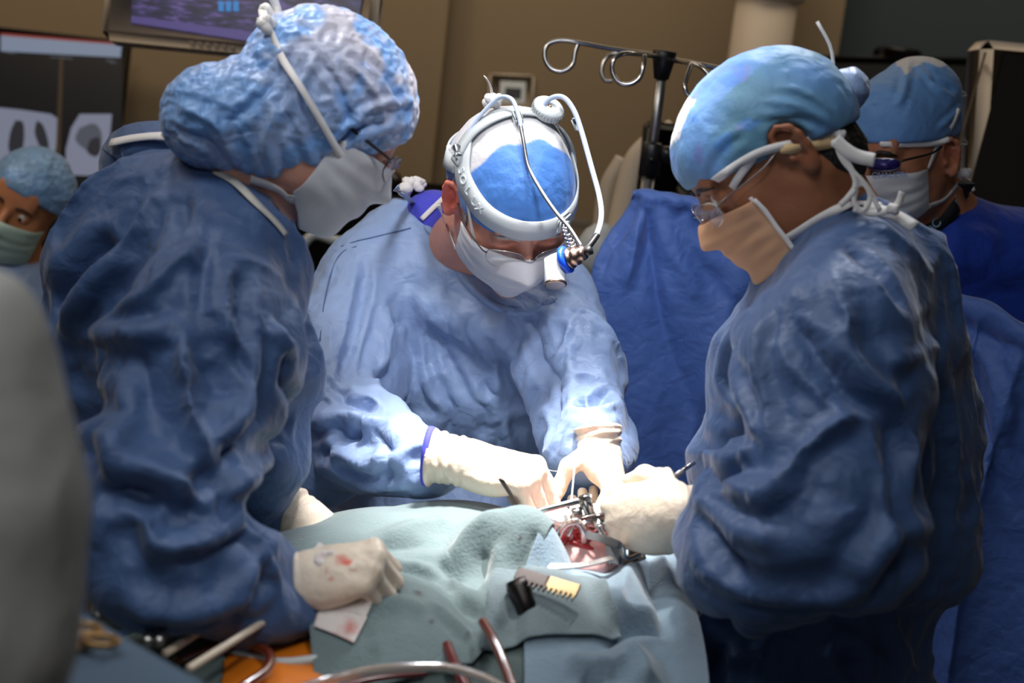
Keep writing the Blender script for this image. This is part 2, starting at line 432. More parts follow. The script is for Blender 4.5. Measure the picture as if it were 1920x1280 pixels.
M['towel'] = mat('blue_green_cotton_towel', srgb(110, 126, 132), .9, bump=[(30, .2, .01), (260, .5, .0025), (700, .5, .001)], var=(14, .06), sheen=.5, tint=True)
M['cap'] = mat('blue_nonwoven_cap', srgb(104, 152, 210), .6, bump=[(40, .3, .008), (120, .3, .002)], var=(20, .06), tint=True, sheen=.2)
M['bouffant'] = mat('sheer_blue_bouffant', srgb(120, 166, 226), .42, bump=[(26, .6, .012), (70, .5, .004)], var=(14, .22), tint=True, sheen=.3)
M['mask'] = mat('white_mask', srgb(232, 232, 236), .7, bump=[(22, .25, .01), (500, .3, .0006)], translucent=.3)
M['mask_peach'] = mat('peach_mask', srgb(255, 214, 172), .7, bump=[(22, .3, .01), (500, .3, .0006)], translucent=.45)
M['tape'] = mat('white_tie_tape', srgb(232, 228, 226), .8, bump=[(300, .4, .001)])
M['glove'] = mat('cream_latex_glove', srgb(232, 216, 196), .42, bump=[(45, .35, .006), (140, .35, .002)], var=(30, .05), sss=.15, tint=True)
M['white_fabric'] = mat('grey_white_gown', srgb(205, 202, 194), .8, bump=[(8, .4, .03)], var=(5, .1))
def skin(name, c, bumpy=.4): return mat(name, c, .48, bump=[(60, bumpy, .003), (300, .25, .0008)], var=(25, .10), sss=.22, tint=True)
M['skin_pink'] = skin('pink_skin', srgb(212, 150, 128), .7)
M['skin_fair'] = skin('fair_skin', srgb(206, 150, 130))
M['skin_brown'] = skin('brown_skin', srgb(150, 96, 66), .3)
M['skin_tan'] = skin('tan_skin', srgb(176, 116, 86), .6)
M['skin_olive'] = skin('olive_skin', srgb(190, 126, 88), .2)
M['hair_black'] = mat('black_hair', srgb(22, 17, 16), .5, bump=[(180, .9, .004)])
M['hair_brown'] = mat('dark_brown_hair', srgb(52, 34, 26), .5, bump=[(180, .9, .004)])
M['hair_grey'] = mat('grey_hair', srgb(176, 168, 162), .6, bump=[(220, .9, .003)])
M['chrome'] = mat('polished_steel', srgb(200, 198, 196), .22, 1.0)
M['steel'] = mat('brushed_steel', srgb(170, 168, 168), .35, 1.0, bump=[(200, .1, .001)])
M['dark_steel'] = mat('dark_steel', srgb(70, 66, 66), .35, 1.0)
M['black'] = mat('black_plastic', srgb(20, 20, 22), .4)
M['screen_off'] = mat('dark_screen', srgb(30, 32, 32), .35)
M['grey_plastic'] = mat('pale_grey_plastic', srgb(196, 202, 204), .38)
M['cream_plastic'] = mat('cream_plastic', srgb(206, 190, 170), .5)
M['blue_ring'] = mat('blue_anodised_ring', srgb(24, 82, 226), .3, .2)
M['cable'] = mat('pale_blue_cable', srgb(186, 200, 226), .35)
M['glass'] = mat('clear_lens', (1, 1, 1, 1), .03, trans=1.0, alpha=.35)
M['eye_white'] = mat('eye_white', srgb(215, 205, 200), .2)
M['eye_dark'] = mat('dark_iris', srgb(30, 20, 16), .15)
M['wall'] = mat('tan_wall_paint', srgb(136, 118, 92), .85, bump=[(120, .08, .002)], var=(1.2, .04))
M['wall_teal'] = mat('dark_teal_wall', srgb(62, 72, 78), .85, var=(1.5, .05))
M['ceiling'] = mat('white_ceiling', srgb(200, 196, 188), .9)
M['floor'] = mat('grey_vinyl_floor', srgb(120, 122, 124), .5, var=(4, .1))
M['iodine'] = mat('orange_antiseptic_skin', srgb(226, 124, 28), .35, bump=[(40, .3, .004)], var=(8, .15), coat=.4, tint=True)
M['clear_tube'] = mat('clear_vinyl_tube', srgb(236, 220, 210), .12, trans=.92, spec=.6)
M['blood_tube'] = mat('blood_filled_tube', srgb(96, 12, 10), .12, coat=.8, var=(30, .3))
M['amber_tube'] = mat('amber_tube', srgb(110, 44, 14), .2, coat=.5, trans=.1)
M['gauze'] = mat('blood_stained_gauze', srgb(226, 218, 214), .95, bump=[(300, .7, .002)], tint=True)
M['tissue_red'] = mat('wet_red_tissue', srgb(190, 40, 44), .22, bump=[(70, .8, .004)], var=(40, .35), coat=.6)
M['tissue_pink'] = mat('wet_pink_tissue', srgb(240, 182, 178), .22, bump=[(70, .6, .004)], var=(40, .25), coat=.6)
M['brass'] = mat('brass', srgb(176, 138, 88), .38, 1.0)
M['bronze'] = mat('brown_steel', srgb(150, 128, 116), .3, 1.0)
WHITE = np.array([5.3, 2.3, 1.16])
M['plastic_film'] = mat('grey_plastic_film', srgb(150, 156, 152), .25, bump=[(24, .9, .02)], trans=.15, coat=.4)
M['white_bar'] = mat('ivory_plastic', srgb(222, 206, 186), .4)
M['wood_dark'] = mat('dark_handle', srgb(46, 30, 28), .4)
M['lanyard'] = mat('black_lanyard', srgb(18, 18, 22), .8)
M['letters'] = mat('pale_print', srgb(170, 200, 225), .8)
M['emboss'] = mat('embossed_white', srgb(228, 234, 238), .4)
M['blue_print'] = mat('blue_print', srgb(120, 150, 200), .8)
M['band_pattern'] = mat('patterned_band', srgb(222, 190, 140), .8, tint=True)
# ------------------------------------------------------------------ heads, hands, bodies
def head_prims(R, o, s=1.0, lids='open', ears=(1, 1), jaw=1.0):
    L = []
    def A(p, k=.01, op='u'): L.append((xf(p, R, o, s), k*s, op))
    A(ell((0, -.012, .030), (.076, .097, .086)), .01)
    A(ell((0, .026, -.028), (.0645, .062, .078)), .03)
    for q in (-1, 1):
        A(cap((q*.052, -.004, -.050), (q*.046, .012, -.078), .019, .018), .03)
        A(cap((q*.046, .012, -.078), (0, .066, -.100), .018, .019), .022)
        A(ell((q*.042, .056, -.022), (.022, .021, .017)), .022)
        A(ell((q*.040, .045, -.06), (.022, .024, .03)), .022)
    A(cap((-.034, .078, .020), (.034, .078, .020), .0125), .016)
    A(ell((0, .078, .045), (.05, .012, .03)), .02)
    A(ell((0, .080, -.066), (.03, .018, .02)), .016)
    for q in (-1, 1):
        A(ell((q*.032, .102, .001), (.018, .016, .0125)), .012, 's')
    A(cap((0, .087, .010), (0, .1135, -.034), .0075, .0115), .012)
    A(cap((0, .112, -.034), (0, .098, -.042), .009, .007), .006)
    for q in (-1, 1):
        A(ell((q*.0125, .103, -.037), (.0085, .011, .0085)), .006)
        A(ell((q*.007, .109, -.0455), (.0035, .006, .004)), .003, 's')
    A(ell((0, .096, -.062), (.024, .009, .0055)), .006); A(ell((0, .094, -.073), (.021, .009, .0065)), .006)
    A(cap((-.024, .100, -.067), (.024, .100, -.067), .0022), .004, 's')
    for q in (-1, 1):
        A(ell((q*.032, .0775, .001), (.0165, .0135, .0145)), .004)
        if lids == 'open': A(ell((q*.032, .0915, .000), (.0125, .006, .0052)), .002, 's')
        else: A(cap((q*.032-.012, .0885, -.004), (q*.032+.012, .0885, -.004), .0014), .003, 's')
        A(cap((q*.032-.013, .0875, .0095), (q*.032+.013, .0865, .0085), .0014), .004, 's')
    for q, on in zip((-1, 1), ears):                   # -1 = left ear, +1 = right ear
        if not on: continue
        f = rot_xyz(0, 0, q*24) @ np.array([[q, 0, 0], [0, -1, 0], [0, 0, 1.0]]) # columns: outward, back, up
        f = f @ rot_xyz(14, 0, 0) if q > 0 else f @ rot_xyz(14, 0, 0)
        c = np.array([q*.080, -.016, -.006])
        def B(p, k, op='u'): A(xf(p, f, c), k, op)
        B(ell((-.003, 0, 0), (.0065, .0175, .031)), .008)
        pts = [(.003, -.012+.0, .004), (.005, -.012, .018), (.006, -.004, .029), (.007, .008, .030), (.007, .0175, .020), (.006, .0185, .006), (.004, .014, -.010), (.003, .006, -.024), (.002, -.003, -.031)]
        for a, b in zip(pts[:-1], pts[1:]): B(cap(a, b, .0040, .0040), .003)
        B(ell((.001, -.001, -.028), (.0055, .009, .009)), .004)
        B(ell((.0085, .002, -.003), (.0085, .0085, .0125)), .004, 's')
        B(ell((.0075, .006, .017), (.0042, .006, .007)), .003, 's')
        B(cap((.004, .009, -.008), (.004, .010, .012), .0028), .004)
        B(ell((.004, -.010, -.006), (.005, .0042, .006)), .003)
    return L
EARCUT = [ell((q*.088, -.014, -.006), (.030, .027, .037)) for q in (-1, 1)]
FING = [(.048, .027, .021, .0088), (.053, .031, .022, .0090), (.049, .029, .021, .0085), (.038, .022, .019, .0078)]
def hand_prims(R, o, s=1.0, thumb=1, curls=None, spread=(8, 2, -4, -10), th=None, cuff=.10, fat=1.0, cuffdir=None, cuffr=(.031, .036)):
    """wrist at o, fingers along +y, back of hand +z, thumb on side thumb*x"""
    L = []
    def A(p, k=.006, op='u'): L.append((xf(p, R, o, s), k*s, op))
    curls = curls or [(30, 40, 20)]*4
    base = [(.027, .092, .003), (.009, .096, .006), (-.009, .091, .004), (-.026, .082, -.001)]
    A(ell((0, .045, -.001), (.040, .056, .016)), .014)
    A(cap((0, .0, 0), (0, .04, 0), .026*fat, .03, ((0, 0, 1), 1.5)), .014)
    A(ell((thumb*.024, .034, -.012), (.018, .034, .017)), .014)
    A(ell((-thumb*.026, .034, -.010), (.015, .034, .014)), .014)
    for i, (l1, l2, l3, r) in enumerate(FING):
        bx, by, bz = base[i]; bx *= thumb; r = r*fat*1.08
        A(cap((bx*.45, .02, 0), (bx, by, bz), .013, r*1.22), .012)
        a = math.radians(spread[i])*thumb; ang = 0; p = np.array([bx, by, bz]); prev = r*1.12
        for c, l, rr in zip(curls[i], (l1, l2, l3), (r, r*.95, r*.84)):
            ang -= math.radians(c); d = np.array([math.sin(a)*math.cos(ang), math.cos(a)*math.cos(ang), math.sin(ang)])
            q = p+d*l; A(cap(p, q, prev, rr), .0045 if i else .005); p, prev = q, rr
    t = th or [(.020, .018, -.012), (.046, .045, -.022), (.052, .078, -.030), (.046, .104, -.034)]
    t = [np.array([q[0]*thumb, q[1], q[2]]) for q in t]
    for a, b, ra, rb in zip(t[:-1], t[1:], (.017, .0125, .0112), (.0128, .0114, .0092)): A(cap(a, b, ra*fat, rb*fat), .008)
    if cuff:
        cd = np.array([0, -1, 0.]) if cuffdir is None else unit(cuffdir)
        A(cap((0, .006, 0), cd*cuff, cuffr[0]*.93, cuffr[1], ((0, 0, 1), 1.18)), .016)
    return L
def make_glove(name, L, parent, seed=0, h=.0022, cuffring=None, blood=None, amp=.0011, label=None, m='glove'):
    f = grid_field(L, h)
    if cuffring is not None: f.add(pln(cuffring[0]+unit(cuffring[1])*cuffring[2], cuffring[1]), .003, 'i')
    V, F = f.mesh(); V = smooth(V, F, 2, .5)
    V = relax(V, F, slack=1.05, it=40, kb=.06, inmax=.0012, outmax=.0032, seed=seed, amp=.0006, nf=70)
    if cuffring is not None:                           # transverse wrinkles and the rolled cuff
        N = normals(V, F); o, d, ln = cuffring; t = (V-o)@unit(d)
        w = np.clip((t+ln*.25)/(ln*.4), 0, 1)*np.clip((ln-t)/.004, 0, 1)
        V = V+N*(w*amp*(np.sin(t*520+3*noise(V, 30, seed))+np.sin(t*290+4*noise(V, 22, seed+3))))[:, None]
        V = V+N*(.0024*np.exp(-((t-ln*.93)/.0035)**2))[:, None]
    cols = np.ones((len(V), 3))
    tb_ = bvh((V, F)) if blood else None
    for c, r, k in blood or []:
        c = hit(tb_, c[0], c[1], 0, 1.4) if len(c) == 2 else c
        q = np.linalg.norm(V-np.array(c), axis=1)+.006*noise(V, 120, 7); w = np.clip(1-(q/r)**2, 0, 1)[:, None]*k*(noise(V, 90, 4)[:, None] > -.2)
        cols = cols*(1-w)+np.array([.75, .10, .07])*w
    o = mesh_obj(name, V, F, M[m], parent, cols=cols)
    if label: o['label'] = label
    return o, V, F
def body_mesh(person, L, headR, heado, s, hfine=.0028, h=.016, mat_='skin_fair', tint=None, low=.025):
    a = heado-.135*s; b = heado+.135*s
    bs = [pbox(p, .03) for p, k, op in L if op == 'u']
    lo = np.min([q[0] for q in bs], 0); hi = np.max([q[1] for q in bs], 0)
    f = Field(*[axis(lo[i], hi[i], h if i < 2 else low, [(a[i], b[i], hfine)]) for i in range(3)])
    for p, k, op in L: f.add(p, k, op)
    V, F = f.mesh(); V = smooth(V, F, 1, .4)
    q = (V-heado)@headR/s                               # head coordinates
    cols = np.ones((len(V), 3))
    if tint: cols = tint(q, cols)
    o = mesh_obj('body', V, F, M[mat_], person, cols=cols); return o, V, F
def legs(hipL, hipR):                                  # feet on the floor
    L = []
    for h in (hipL, hipR):
        f = np.array([h[0], h[1], .08]); kn = np.array([h[0], h[1]-.02, .5])
        L += [(cap(h, kn, .085, .055), .03, 'u'), (cap(kn, f, .052, .04), .02, 'u')]
        L += [(cap((f[0], f[1]+.03, .045), (f[0], f[1]-.13, .035), .04, .032), .02, 'u')]
    return L
def shoes(person, hipL, hipR, flip=1):
    for h in (hipL, hipR):
        L = [(cap((h[0], h[1]+.04, .05), (h[0], h[1]-.15, .04), .05, .038), .02, 'u'), (box((h[0], h[1]-.05, .012), (.042, .13, .012)), .01, 'u'), (cap((h[0], h[1]+.02, .06), (h[0], h[1]+.01, .10), .048, .05), .02, 'u')]
        V, F = grid_field(L, .012).mesh(); V = V.copy(); V[:, 2] -= V[:, 2].min(); mesh_obj('shoe', V, F, M['black'], person)
def inflate(L, n0, g=.016, skip=1):                    # cloth over the torso and arm primitives of a body; the body below is slimmed
    out = []; g0 = g
    for p, k, op in L[n0+skip:]:
        if p[0] == 'cap' and min(p[1][2], p[2][2]) > .85: out.append((cap(p[1], p[2], p[3]+g, p[4]+g, p[5]), .03, 'u'))
    for i in range(n0+skip, len(L)):
        p, k, op = L[i]; L[i] = ((p[0], p[1], p[2], p[3]*.78, p[4]*.78, p[5]) if p[0] == 'cap' and p[3] > .034 else p, k*.6, op)
    return out
def ridged(V, N, freq, amp, st=(1, 1, .35), seed=0):    # sharp-crested folds running mostly downwards
    q = V*np.array(st); w = .35*np.stack([noise(V, 6, seed+k) for k in range(3)], 1)/freq*2
    r = 1-np.abs(noise(q+w, freq, seed+7)); return V+N*((r*r-.45)*amp*np.clip(.5+.8*noise(V, 5, seed+9), 0, 1))[:, None]
def gown_mesh(name, person, L, h=.0075, low=.03, zlow=.85, slack=1.06, strokes=(), m='gown', it=130, kb=.10, outmax=.022, inmax=.016, seed=0, sub=1, amp=.004, nf=14, cutp=None, grav=0.0004, pre=3, ridge=(11, .016)):
    bs = [pbox(p, .04) for p, k, op in L if op == 'u' and p[0] != 'pln']
    lo = np.min([q[0] for q in bs], 0); hi = np.max([q[1] for q in bs], 0)
    f = Field(axis(lo[0], hi[0], h), axis(lo[1], hi[1], h), axis(lo[2], hi[2], low, [(zlow, 9, h)]))
    for p, k, op in L: f.add(p, k, op)
    V, F = f.mesh(); V = smooth(V, F, pre, .5)
    if strokes:
        t = bvh((V, F)); st = []
        for pts, wd, ht in strokes:
            q = [hit(t, x, y) for x, y in pts]; q = [k for k in q if k is not None]
            if len(q) >= 2:
                q = [q[0]]+[k for k, k0 in zip(q[1:], q[:-1]) if np.linalg.norm(k-k0) < .35]
                if len(q) >= 2: st.append((spline(q, max(4, len(q)*2)), wd, ht))
        V = creases(V, F, st)
    V = ridged(V, normals(V, F), ridge[0], ridge[1], seed=seed)
    V = ridged(V, normals(V, F), ridge[0]*2.3, ridge[1]*.4, (1, 1, .6), seed=seed+31)
    V = ridged(V, normals(V, F), ridge[0]*4.6, ridge[1]*.14, (1, 1, .7), seed=seed+51)
    low_ = (V[:, 2] < zlow+.02).astype(float)
    V = relax(V, F, slack=slack, it=it, kb=kb, inmax=inmax, outmax=outmax, seed=seed, amp=amp, nf=nf, pin=low_, grav=grav)
    o = mesh_obj(name, V, F, M[m], person, sub=sub); return o, V, F
def hloc(R, o, s=1.0):                                 # head-local point -> world
    return lambda x, y, z: o+R@(np.array([x, y, z], float)*s)
def cap_mesh(name, person, R, o, s, prims, rim, slack=1.06, h=.0042, m='cap', tintf=None, seed=0, outmax=.008, inmax=.003, kb=.08, it=90, strokes=(), sub=1, amp=.0016, nf=40, below=.0):
    """cap over the cranium: prims in head space, cut by rim planes (point, normal towards the kept side)"""
    L = [(xf(p, R, o, s), k, 'u') for p, k in prims]
    f = grid_field(L, h)
    for e in rim:
        if e[0] == 'ell': f.add(xf(e, R, o, s), .004, 's')
        else: f.add(xf(pln(e[0], -np.array(e[1])), R, o, s), .004, 'i')
    V, F = f.mesh(); V = smooth(V, F, 2, .5)
    if strokes:
        t = bvh((V, F)); st = []
        for pts, wd, ht in strokes:
            q = [hit(t, x, y) for x, y in pts]; q = [k for k in q if k is not None]
            if len(q) >= 2: st.append((spline(q, len(q)*3), wd, ht))
        V = creases(V, F, st)
    V = relax(V, F, slack=slack, it=it, kb=kb, inmax=inmax, outmax=outmax, seed=seed, amp=amp, nf=nf)
    q = (V-o)@R/s; cols = np.ones((len(V), 3))
    if tintf: cols = tintf(q, cols, V)
    ob = mesh_obj(name, V, F, M[m], person, cols=cols, sub=sub); return ob, V, F
def mask_mesh(name, person, R, o, s, tr, top=.012, bot=-.135, side=72, puff=None, m='mask', n=(36, 30), pleats=.0012, toplow=.02, botrise=.03, off=.004, axis_y=.0, seed=0):
    """mask wrapped round the face: rays from outside to the head axis, tented outwards"""
    nu, nv = n; r = np.zeros((nv, nu)); Q = []
    for j in range(nv):
        v = j/(nv-1)
        for i in range(nu):
            u = -1+2*i/(nu-1); a = math.radians(side)*u
            z = (top-toplow*abs(u)**1.6)*(1-v)+(bot+botrise*abs(u)**1.8)*v
            d = np.array([math.sin(a), math.cos(a), 0]); st = np.array([0, axis_y, z])+d*.3
            h = tr.ray_cast(Vector(o+R@(st*s)), Vector(R@-d)); rr = .3-h[3]/s if h[0] is not None else .05
            r[j, i] = min(max(rr, .045), .135); Q.append((d, z))
    base = r+off; x = base.copy()
    for k in range(60):                                 # tent over the nose, cheeks and chin
        y = x.copy(); y[1:-1] = .5*x[1:-1]+.25*(x[2:]+x[:-2]); y[:, 1:-1] = .5*y[:, 1:-1]+.25*(y[:, 2:]+y[:, :-2]); x = np.maximum(base, y)
    V = []
    for j in range(nv):
        v = j/(nv-1)
        for i in range(nu):
            u = -1+2*i/(nu-1); d, z = Q[j*nu+i]; rr = x[j, i]
            if puff: rr += puff(u, v)
            rr += pleats*math.sin(v*math.pi*2*4.5)*(1-abs(u)**4)*(.3+.7*math.sin(math.pi*min(1, v*1.15)))
            V.append(o+R@((np.array([0, axis_y, z])+d*rr)*s))
    F = [[j*nu+i, j*nu+i+1, (j+1)*nu+i+1, (j+1)*nu+i] for j in range(nv-1) for i in range(nu-1)]
    V = np.array(V); V += .0009*np.stack([noise(V, 45, seed+k)+.6*noise(V, 110, seed+9+k) for k in range(3)], 1)
    ob = mesh_obj(name, V, F, M[m], person)
    so = ob.modifiers.new('thickness', 'SOLIDIFY'); so.thickness = .0012; ss = ob.modifiers.new('subdivision', 'SUBSURF'); ss.levels = ss.render_levels = 1
    return ob, V.reshape(nv, nu, 3)
def strap(name, person, tr, pts, w=.009, off=.0025, n=26, m='tape', dflt=2.0, t=.0008, label=None, thk=True):
    """a flat tie laid on the wearer along photo points; plain 3-vectors are used as they are"""
    q = []; nn = []
    for p in pts:
        if len(p) == 2:
            a, b = hitn(tr, p[0], p[1], off, dflt)
            if a is None: continue
        elif len(p) == 3 and abs(p[0]) > 5: a = P(*p); b = -RAY(p[0], p[1])
        else: a = np.array(p); b = near(tr, a)[1]
        q.append(a); nn.append(b)
    q = spline(q, n); nn = spline(nn, n)
    mb = MB().ribbon(q, nn, w, t); o = mb.obj(name, M[m], person)
    if label: o['label'] = label
    return o, q
def lens(R, o, c, rx, rz, n=20, tilt=0):               # rounded lens outline in head space
    return [o+R@np.array([c[0]+rx*np.sign(math.cos(a))*abs(math.cos(a))**.7, c[1]-6*(abs(c[0]+rx*math.cos(a)))**2+.0, c[2]+rz*np.sign(math.sin(a))*abs(math.sin(a))**.7]) for a in np.linspace(0, 2*math.pi, n, endpoint=False)]
def glasses(person, R, o, s=1.0, rim='chrome', rimr=.0006, temple='dark_steel', y=.108, z=-.004, tr=.0011, zt=.006, lower=0, tint=None, earx=.079, rz=.0165):
    g = MB(); Rz = R*s; c = [(-.033, y, z), (.033, y, z)]; Lz = MB()
    for ci in c:
        pts = lens(Rz, o, ci, .0255, rz); g.tube(pts, rimr, 6, closed=True)
        cen = np.mean(pts, 0)
        Lz.put(list(pts)+[cen], [[i, (i+1) % len(pts), len(pts)] for i in range(len(pts))])
    g.tube([o+Rz@np.array(p) for p in [(-.009, y, z+.004), (0, y+.003, z+.007), (.009, y, z+.004)]], .0009, 6, smooth_n=8)
    for q in (-1, 1): g.tube([o+Rz@np.array([q*.009, y-.001, z-.001]), o+Rz@np.array([q*.0085, y-.008, z-.008])], .0008, 6)
    fr = g.obj('glasses', M[rim], person)
    lz = Lz.obj('lens', M[tint or 'glass'], fr); so = lz.modifiers.new('thickness', 'SOLIDIFY'); so.thickness = .0015
    for q in (-1, 1):
        pts = [(q*.058, y-.018, z+.004), (q*.066, y-.028, z+.006), (q*earx, .03, z+zt), (q*earx, -.002, z+zt+.004), (q*(earx-.002), -.018, z+zt-.012)]
        MB().tube([o+Rz@np.array(p) for p in pts], tr, 8, smooth_n=18).obj('temple', M[temple], fr)
    return fr
def eyes(person, R, o, s, gaze=(0, 1, -.5), r=.0118):
    for q in (-1, 1):
        c = o+R@(np.array([q*.032, .0785, .001])*s)
        e = MB().sphere(c, r*s, R, 20).obj('eye', M['eye_white'], person)
        g = unit(R@np.array(gaze, float)); MB().sphere(c+g*r*.62*s, .0062*s, None, 14).obj('iris', M['eye_dark'], e)
def brows(person, R, o, s, m, r=.0032, tr=None):
    for q in (-1, 1):
        pts = [(q*.014, .096, .017), (q*.026, .097, .022), (q*.040, .090, .021), (q*.050, .080, .014)]
        pts = [o+R@(np.array(p)*s) for p in pts]
        if tr is not None: pts = [near(tr, p, .0008)[0] for p in pts]
        MB().tube(pts, r, 8, k=np.interp(np.linspace(0, 1, 14), [0, .2, .7, 1], [.6, 1, .9, .3]), smooth_n=14).obj('eyebrow', M[m], person)
def knot(mb, p, r, seed=0, n=7, up=(0, 0, 1)):         # a bunched tie knot with loose ends
    rnd = random.Random(seed)
    for i in range(n):
        d = np.array([rnd.uniform(-1, 1) for _ in range(3)]); d = unit(d+np.array(up)*.5)
        mb.sphere(np.array(p)+d*r*.4, (r*.55, r*.35, r*.42), rot_xyz(rnd.uniform(0, 180), rnd.uniform(0, 180), 0), 10)
# ================================================================== the operating surgeon
def start_person(x, y, label): 
    p = empty('person', (x, y, 0)); tag(p, label, 'person'); return p
RA, OA = frame(V3(.25, -.75, .60), V3(.2, .65, .75)), P(957, 377, 2.05)
hipA = P(855, 1100, 2.42)
surgeon = start_person(hipA[0], hipA[1], 'surgeon in brightly lit blue gown with lamp on his head bending over the patient')
shR, shL = P(690, 520, 2.24), P(1035, 560, 2.24)
elR, wrR = P(600, 800, 2.05), P(800, 850, 1.86)
elL, wrL = P(1105, 770, 2.08), P(1108, 818, 1.93)
chA, waA = P(865, 640, 2.32), P(862, 900, 2.40)
hipL_, hipR_ = np.array([hipA[0]+.1, hipA[1], .92]), np.array([hipA[0]-.1, hipA[1], .92])
L = head_prims(RA, OA, 1.0, 'down'); nh = len(L)
hA = hloc(RA, OA)
nb = P(855, 490, 2.26)
L += [(cap(hA(0, -.03, -.05), nb, .056, .066), .03, 'u'), (cap(nb, chA, .07, .12), .06, 'u'), (cap(chA, waA, .14, .12, ((0, 1, 0), 1.25)), .05, 'u'), (cap(waA, (hipA[0], hipA[1], .95), .12, .13), .05, 'u')]
L += [(cap(nb, shR, .05, .055), .05, 'u'), (cap(nb, shL, .05, .055), .05, 'u'), (cap(shR, elR, .05, .04), .03, 'u'), (cap(elR, wrR, .04, .027), .02, 'u'), (cap(shL, elL, .05, .04), .03, 'u'), (cap(elL, wrL, .04, .027), .02, 'u')]
L += legs(hipL_, hipR_)
def tintA(q, c):
    d = np.linalg.norm(q-np.array([.083, -.02, -.003]), axis=1); w = np.clip(1-(d/.045), 0, 1)[:, None]**.6  # red glow of backlight through the ear, put into the skin tint
    c = c*(1-w*.9)+np.array([1.15, .35, .30])*w*.9
    d = np.linalg.norm(q-np.array([0, .118, -.035]), axis=1); w = np.clip(1-d/.03, 0, 1)[:, None]
    c = c*(1-w*.5)+np.array([1.05, .62, .55])*w*.5
    fx = np.abs(q[:, 0]); fz = q[:, 2]                # forehead wrinkles are relief, eyelids redder
    w = np.exp(-((fx-.032)/.016)**2-((fz-.0)/.012)**2)[:, None]*(q[:, 1:2] > .05)
    return c*(1-w*.35)+np.array([1.0, .6, .55])*w*.35
infA = inflate(L, nh, .012)
bodyA, bV, bF = body_mesh(surgeon, L, RA, OA, 1.0, .0026, .016, 'skin_pink', tintA)
# furrowed brow
me = bodyA.data; N_ = normals(bV, bF); q_ = (bV-OA)@RA
w_ = np.exp(-((q_[:, 2]-.040)/.018)**2)*(q_[:, 1] > .05)*(np.abs(q_[:, 0]) < .05)
w2 = np.exp(-((np.abs(q_[:, 0])-.007)/.0022)**2)*np.exp(-((q_[:, 2]-.018)/.012)**2)*(q_[:, 1] > .07)
bV2 = bV+N_*((w_*.0012*np.sin(q_[:, 2]*760+40*q_[:, 0]*np.abs(q_[:, 0])*20)) - w2*.002)[:, None]
me.vertices.foreach_set('co', (bV2-parent_origin(surgeon)).ravel()); me.update()
trA = bvh((bV2, bF))
brows(surgeon, RA, OA, 1.0, 'hair_grey', .0035, trA)
def cover(L, g): return [(p, k, op) for p, k, op in L]
G = [(cap(P(745, 470, 2.27), P(960, 500, 2.27), .075, .075), .06, 'u'),
     (cap(P(835, 470, 2.29), chA, .085, .16, (V3(0, 0, 1), 1.15)), .06, 'u'),
     (cap(chA+np.array([0, .01, 0]), waA, .165, .165, (V3(0, 0, 1), 1.2)), .06, 'u'),
     (cap(P(960, 640, 2.3), P(960, 880, 2.36), .13, .13, (V3(0, 0, 1), 1.2)), .06, 'u'),
     (cap(P(760, 640, 2.3), P(740, 900, 2.40), .12, .13, (V3(0, 0, 1), 1.2)), .06, 'u'),
     (cap(waA, (hipA[0], hipA[1], .92), .17, .19), .06, 'u'), (cap((hipA[0], hipA[1], .92), (hipA[0], hipA[1], .42), .19, .21), .05, 'u'),
     (cap(shR, P(640, 660, 2.16), .088, .09), .05, 'u'), (cap(P(640, 660, 2.16), elR, .088, .085), .03, 'u'),
     (cap(P(610, 770, 2.06), P(700, 800, 1.97), .082, .066), .03, 'u'), (cap(P(700, 805, 1.97), P(778, 838, 1.88), .064, .044), .02, 'u'),
     (cap(P(590, 770, 2.05), P(575, 850, 2.03), .07, .06), .03, 'u'),
     (cap(shL, P(1075, 660, 2.14), .075, .072), .04, 'u'), (cap(P(1075, 660, 2.14), P(1095, 740, 2.08), .07, .065), .03, 'u'),
     (cap(P(1100, 775, 2.03), P(1106, 812, 1.95), .058, .046), .02, 'u'), (cap(P(1112, 800, 2.0), P(1085, 850, 2.02), .052, .045), .02, 'u')]
stA = [([(690, 470), (680, 560), (655, 650), (640, 740)], .008, -.012), ([(735, 560), (715, 660), (700, 750)], .012, .011), ([(770, 520), (775, 600), (790, 680)], .008, -.008),
       ([(790, 600), (800, 680), (840, 750)], .007, .009), ([(820, 590), (850, 660), (890, 720)], .007, -.008), ([(900, 600), (930, 660), (935, 720)], .008, .009),
       ([(1000, 560), (1010, 640), (1050, 700), (1040, 800)], .010, -.010), ([(1060, 560), (1070, 650), (1050, 740)], .008, .008), ([(870, 690), (930, 740), (960, 820)], .006, .007),
       ([(850, 720), (840, 800)], .008, -.007), ([(960, 560), (980, 620)], .006, -.008), ([(1090, 560), (1060, 620), (1040, 680)], .006, .008),
       ([(600, 690), (650, 730), (700, 745)], .008, -.012), ([(560, 735), (610, 765), (670, 762), (720, 790)], .009, .014), ([(620, 800), (680, 840), (760, 830)], .008, .012),
       ([(600, 830), (660, 800), (700, 760)], .007, -.011), ([(700, 780), (730, 820), (730, 870)], .007, -.010), ([(640, 860), (700, 880), (770, 880)], .008, .010),
       ([(760, 830), (800, 815), (815, 830)], .005, .006), ([(640, 590), (620, 680)], .006, -.008), ([(1080, 690), (1130, 700)], .008, .014), ([(1070, 735), (1110, 740), (1150, 720)], .009, -.016),
       ([(1070, 780), (1060, 830), (1050, 870)], .006, .008), ([(1120, 770), (1150, 800)], .006, .007)]
G += [(cap(P(745, 425, 2.28), P(800, 470, 2.26), .052, .045), .04, 'u'), (cap(P(850, 540, 2.26), P(960, 560, 2.26), .075, .07), .05, 'u'), (cap(P(790, 470, 2.27), P(850, 530, 2.26), .05, .06), .04, 'u'), (cap(P(835, 530, 2.20), P(950, 580, 2.17), .045, .05), .04, 'u')]
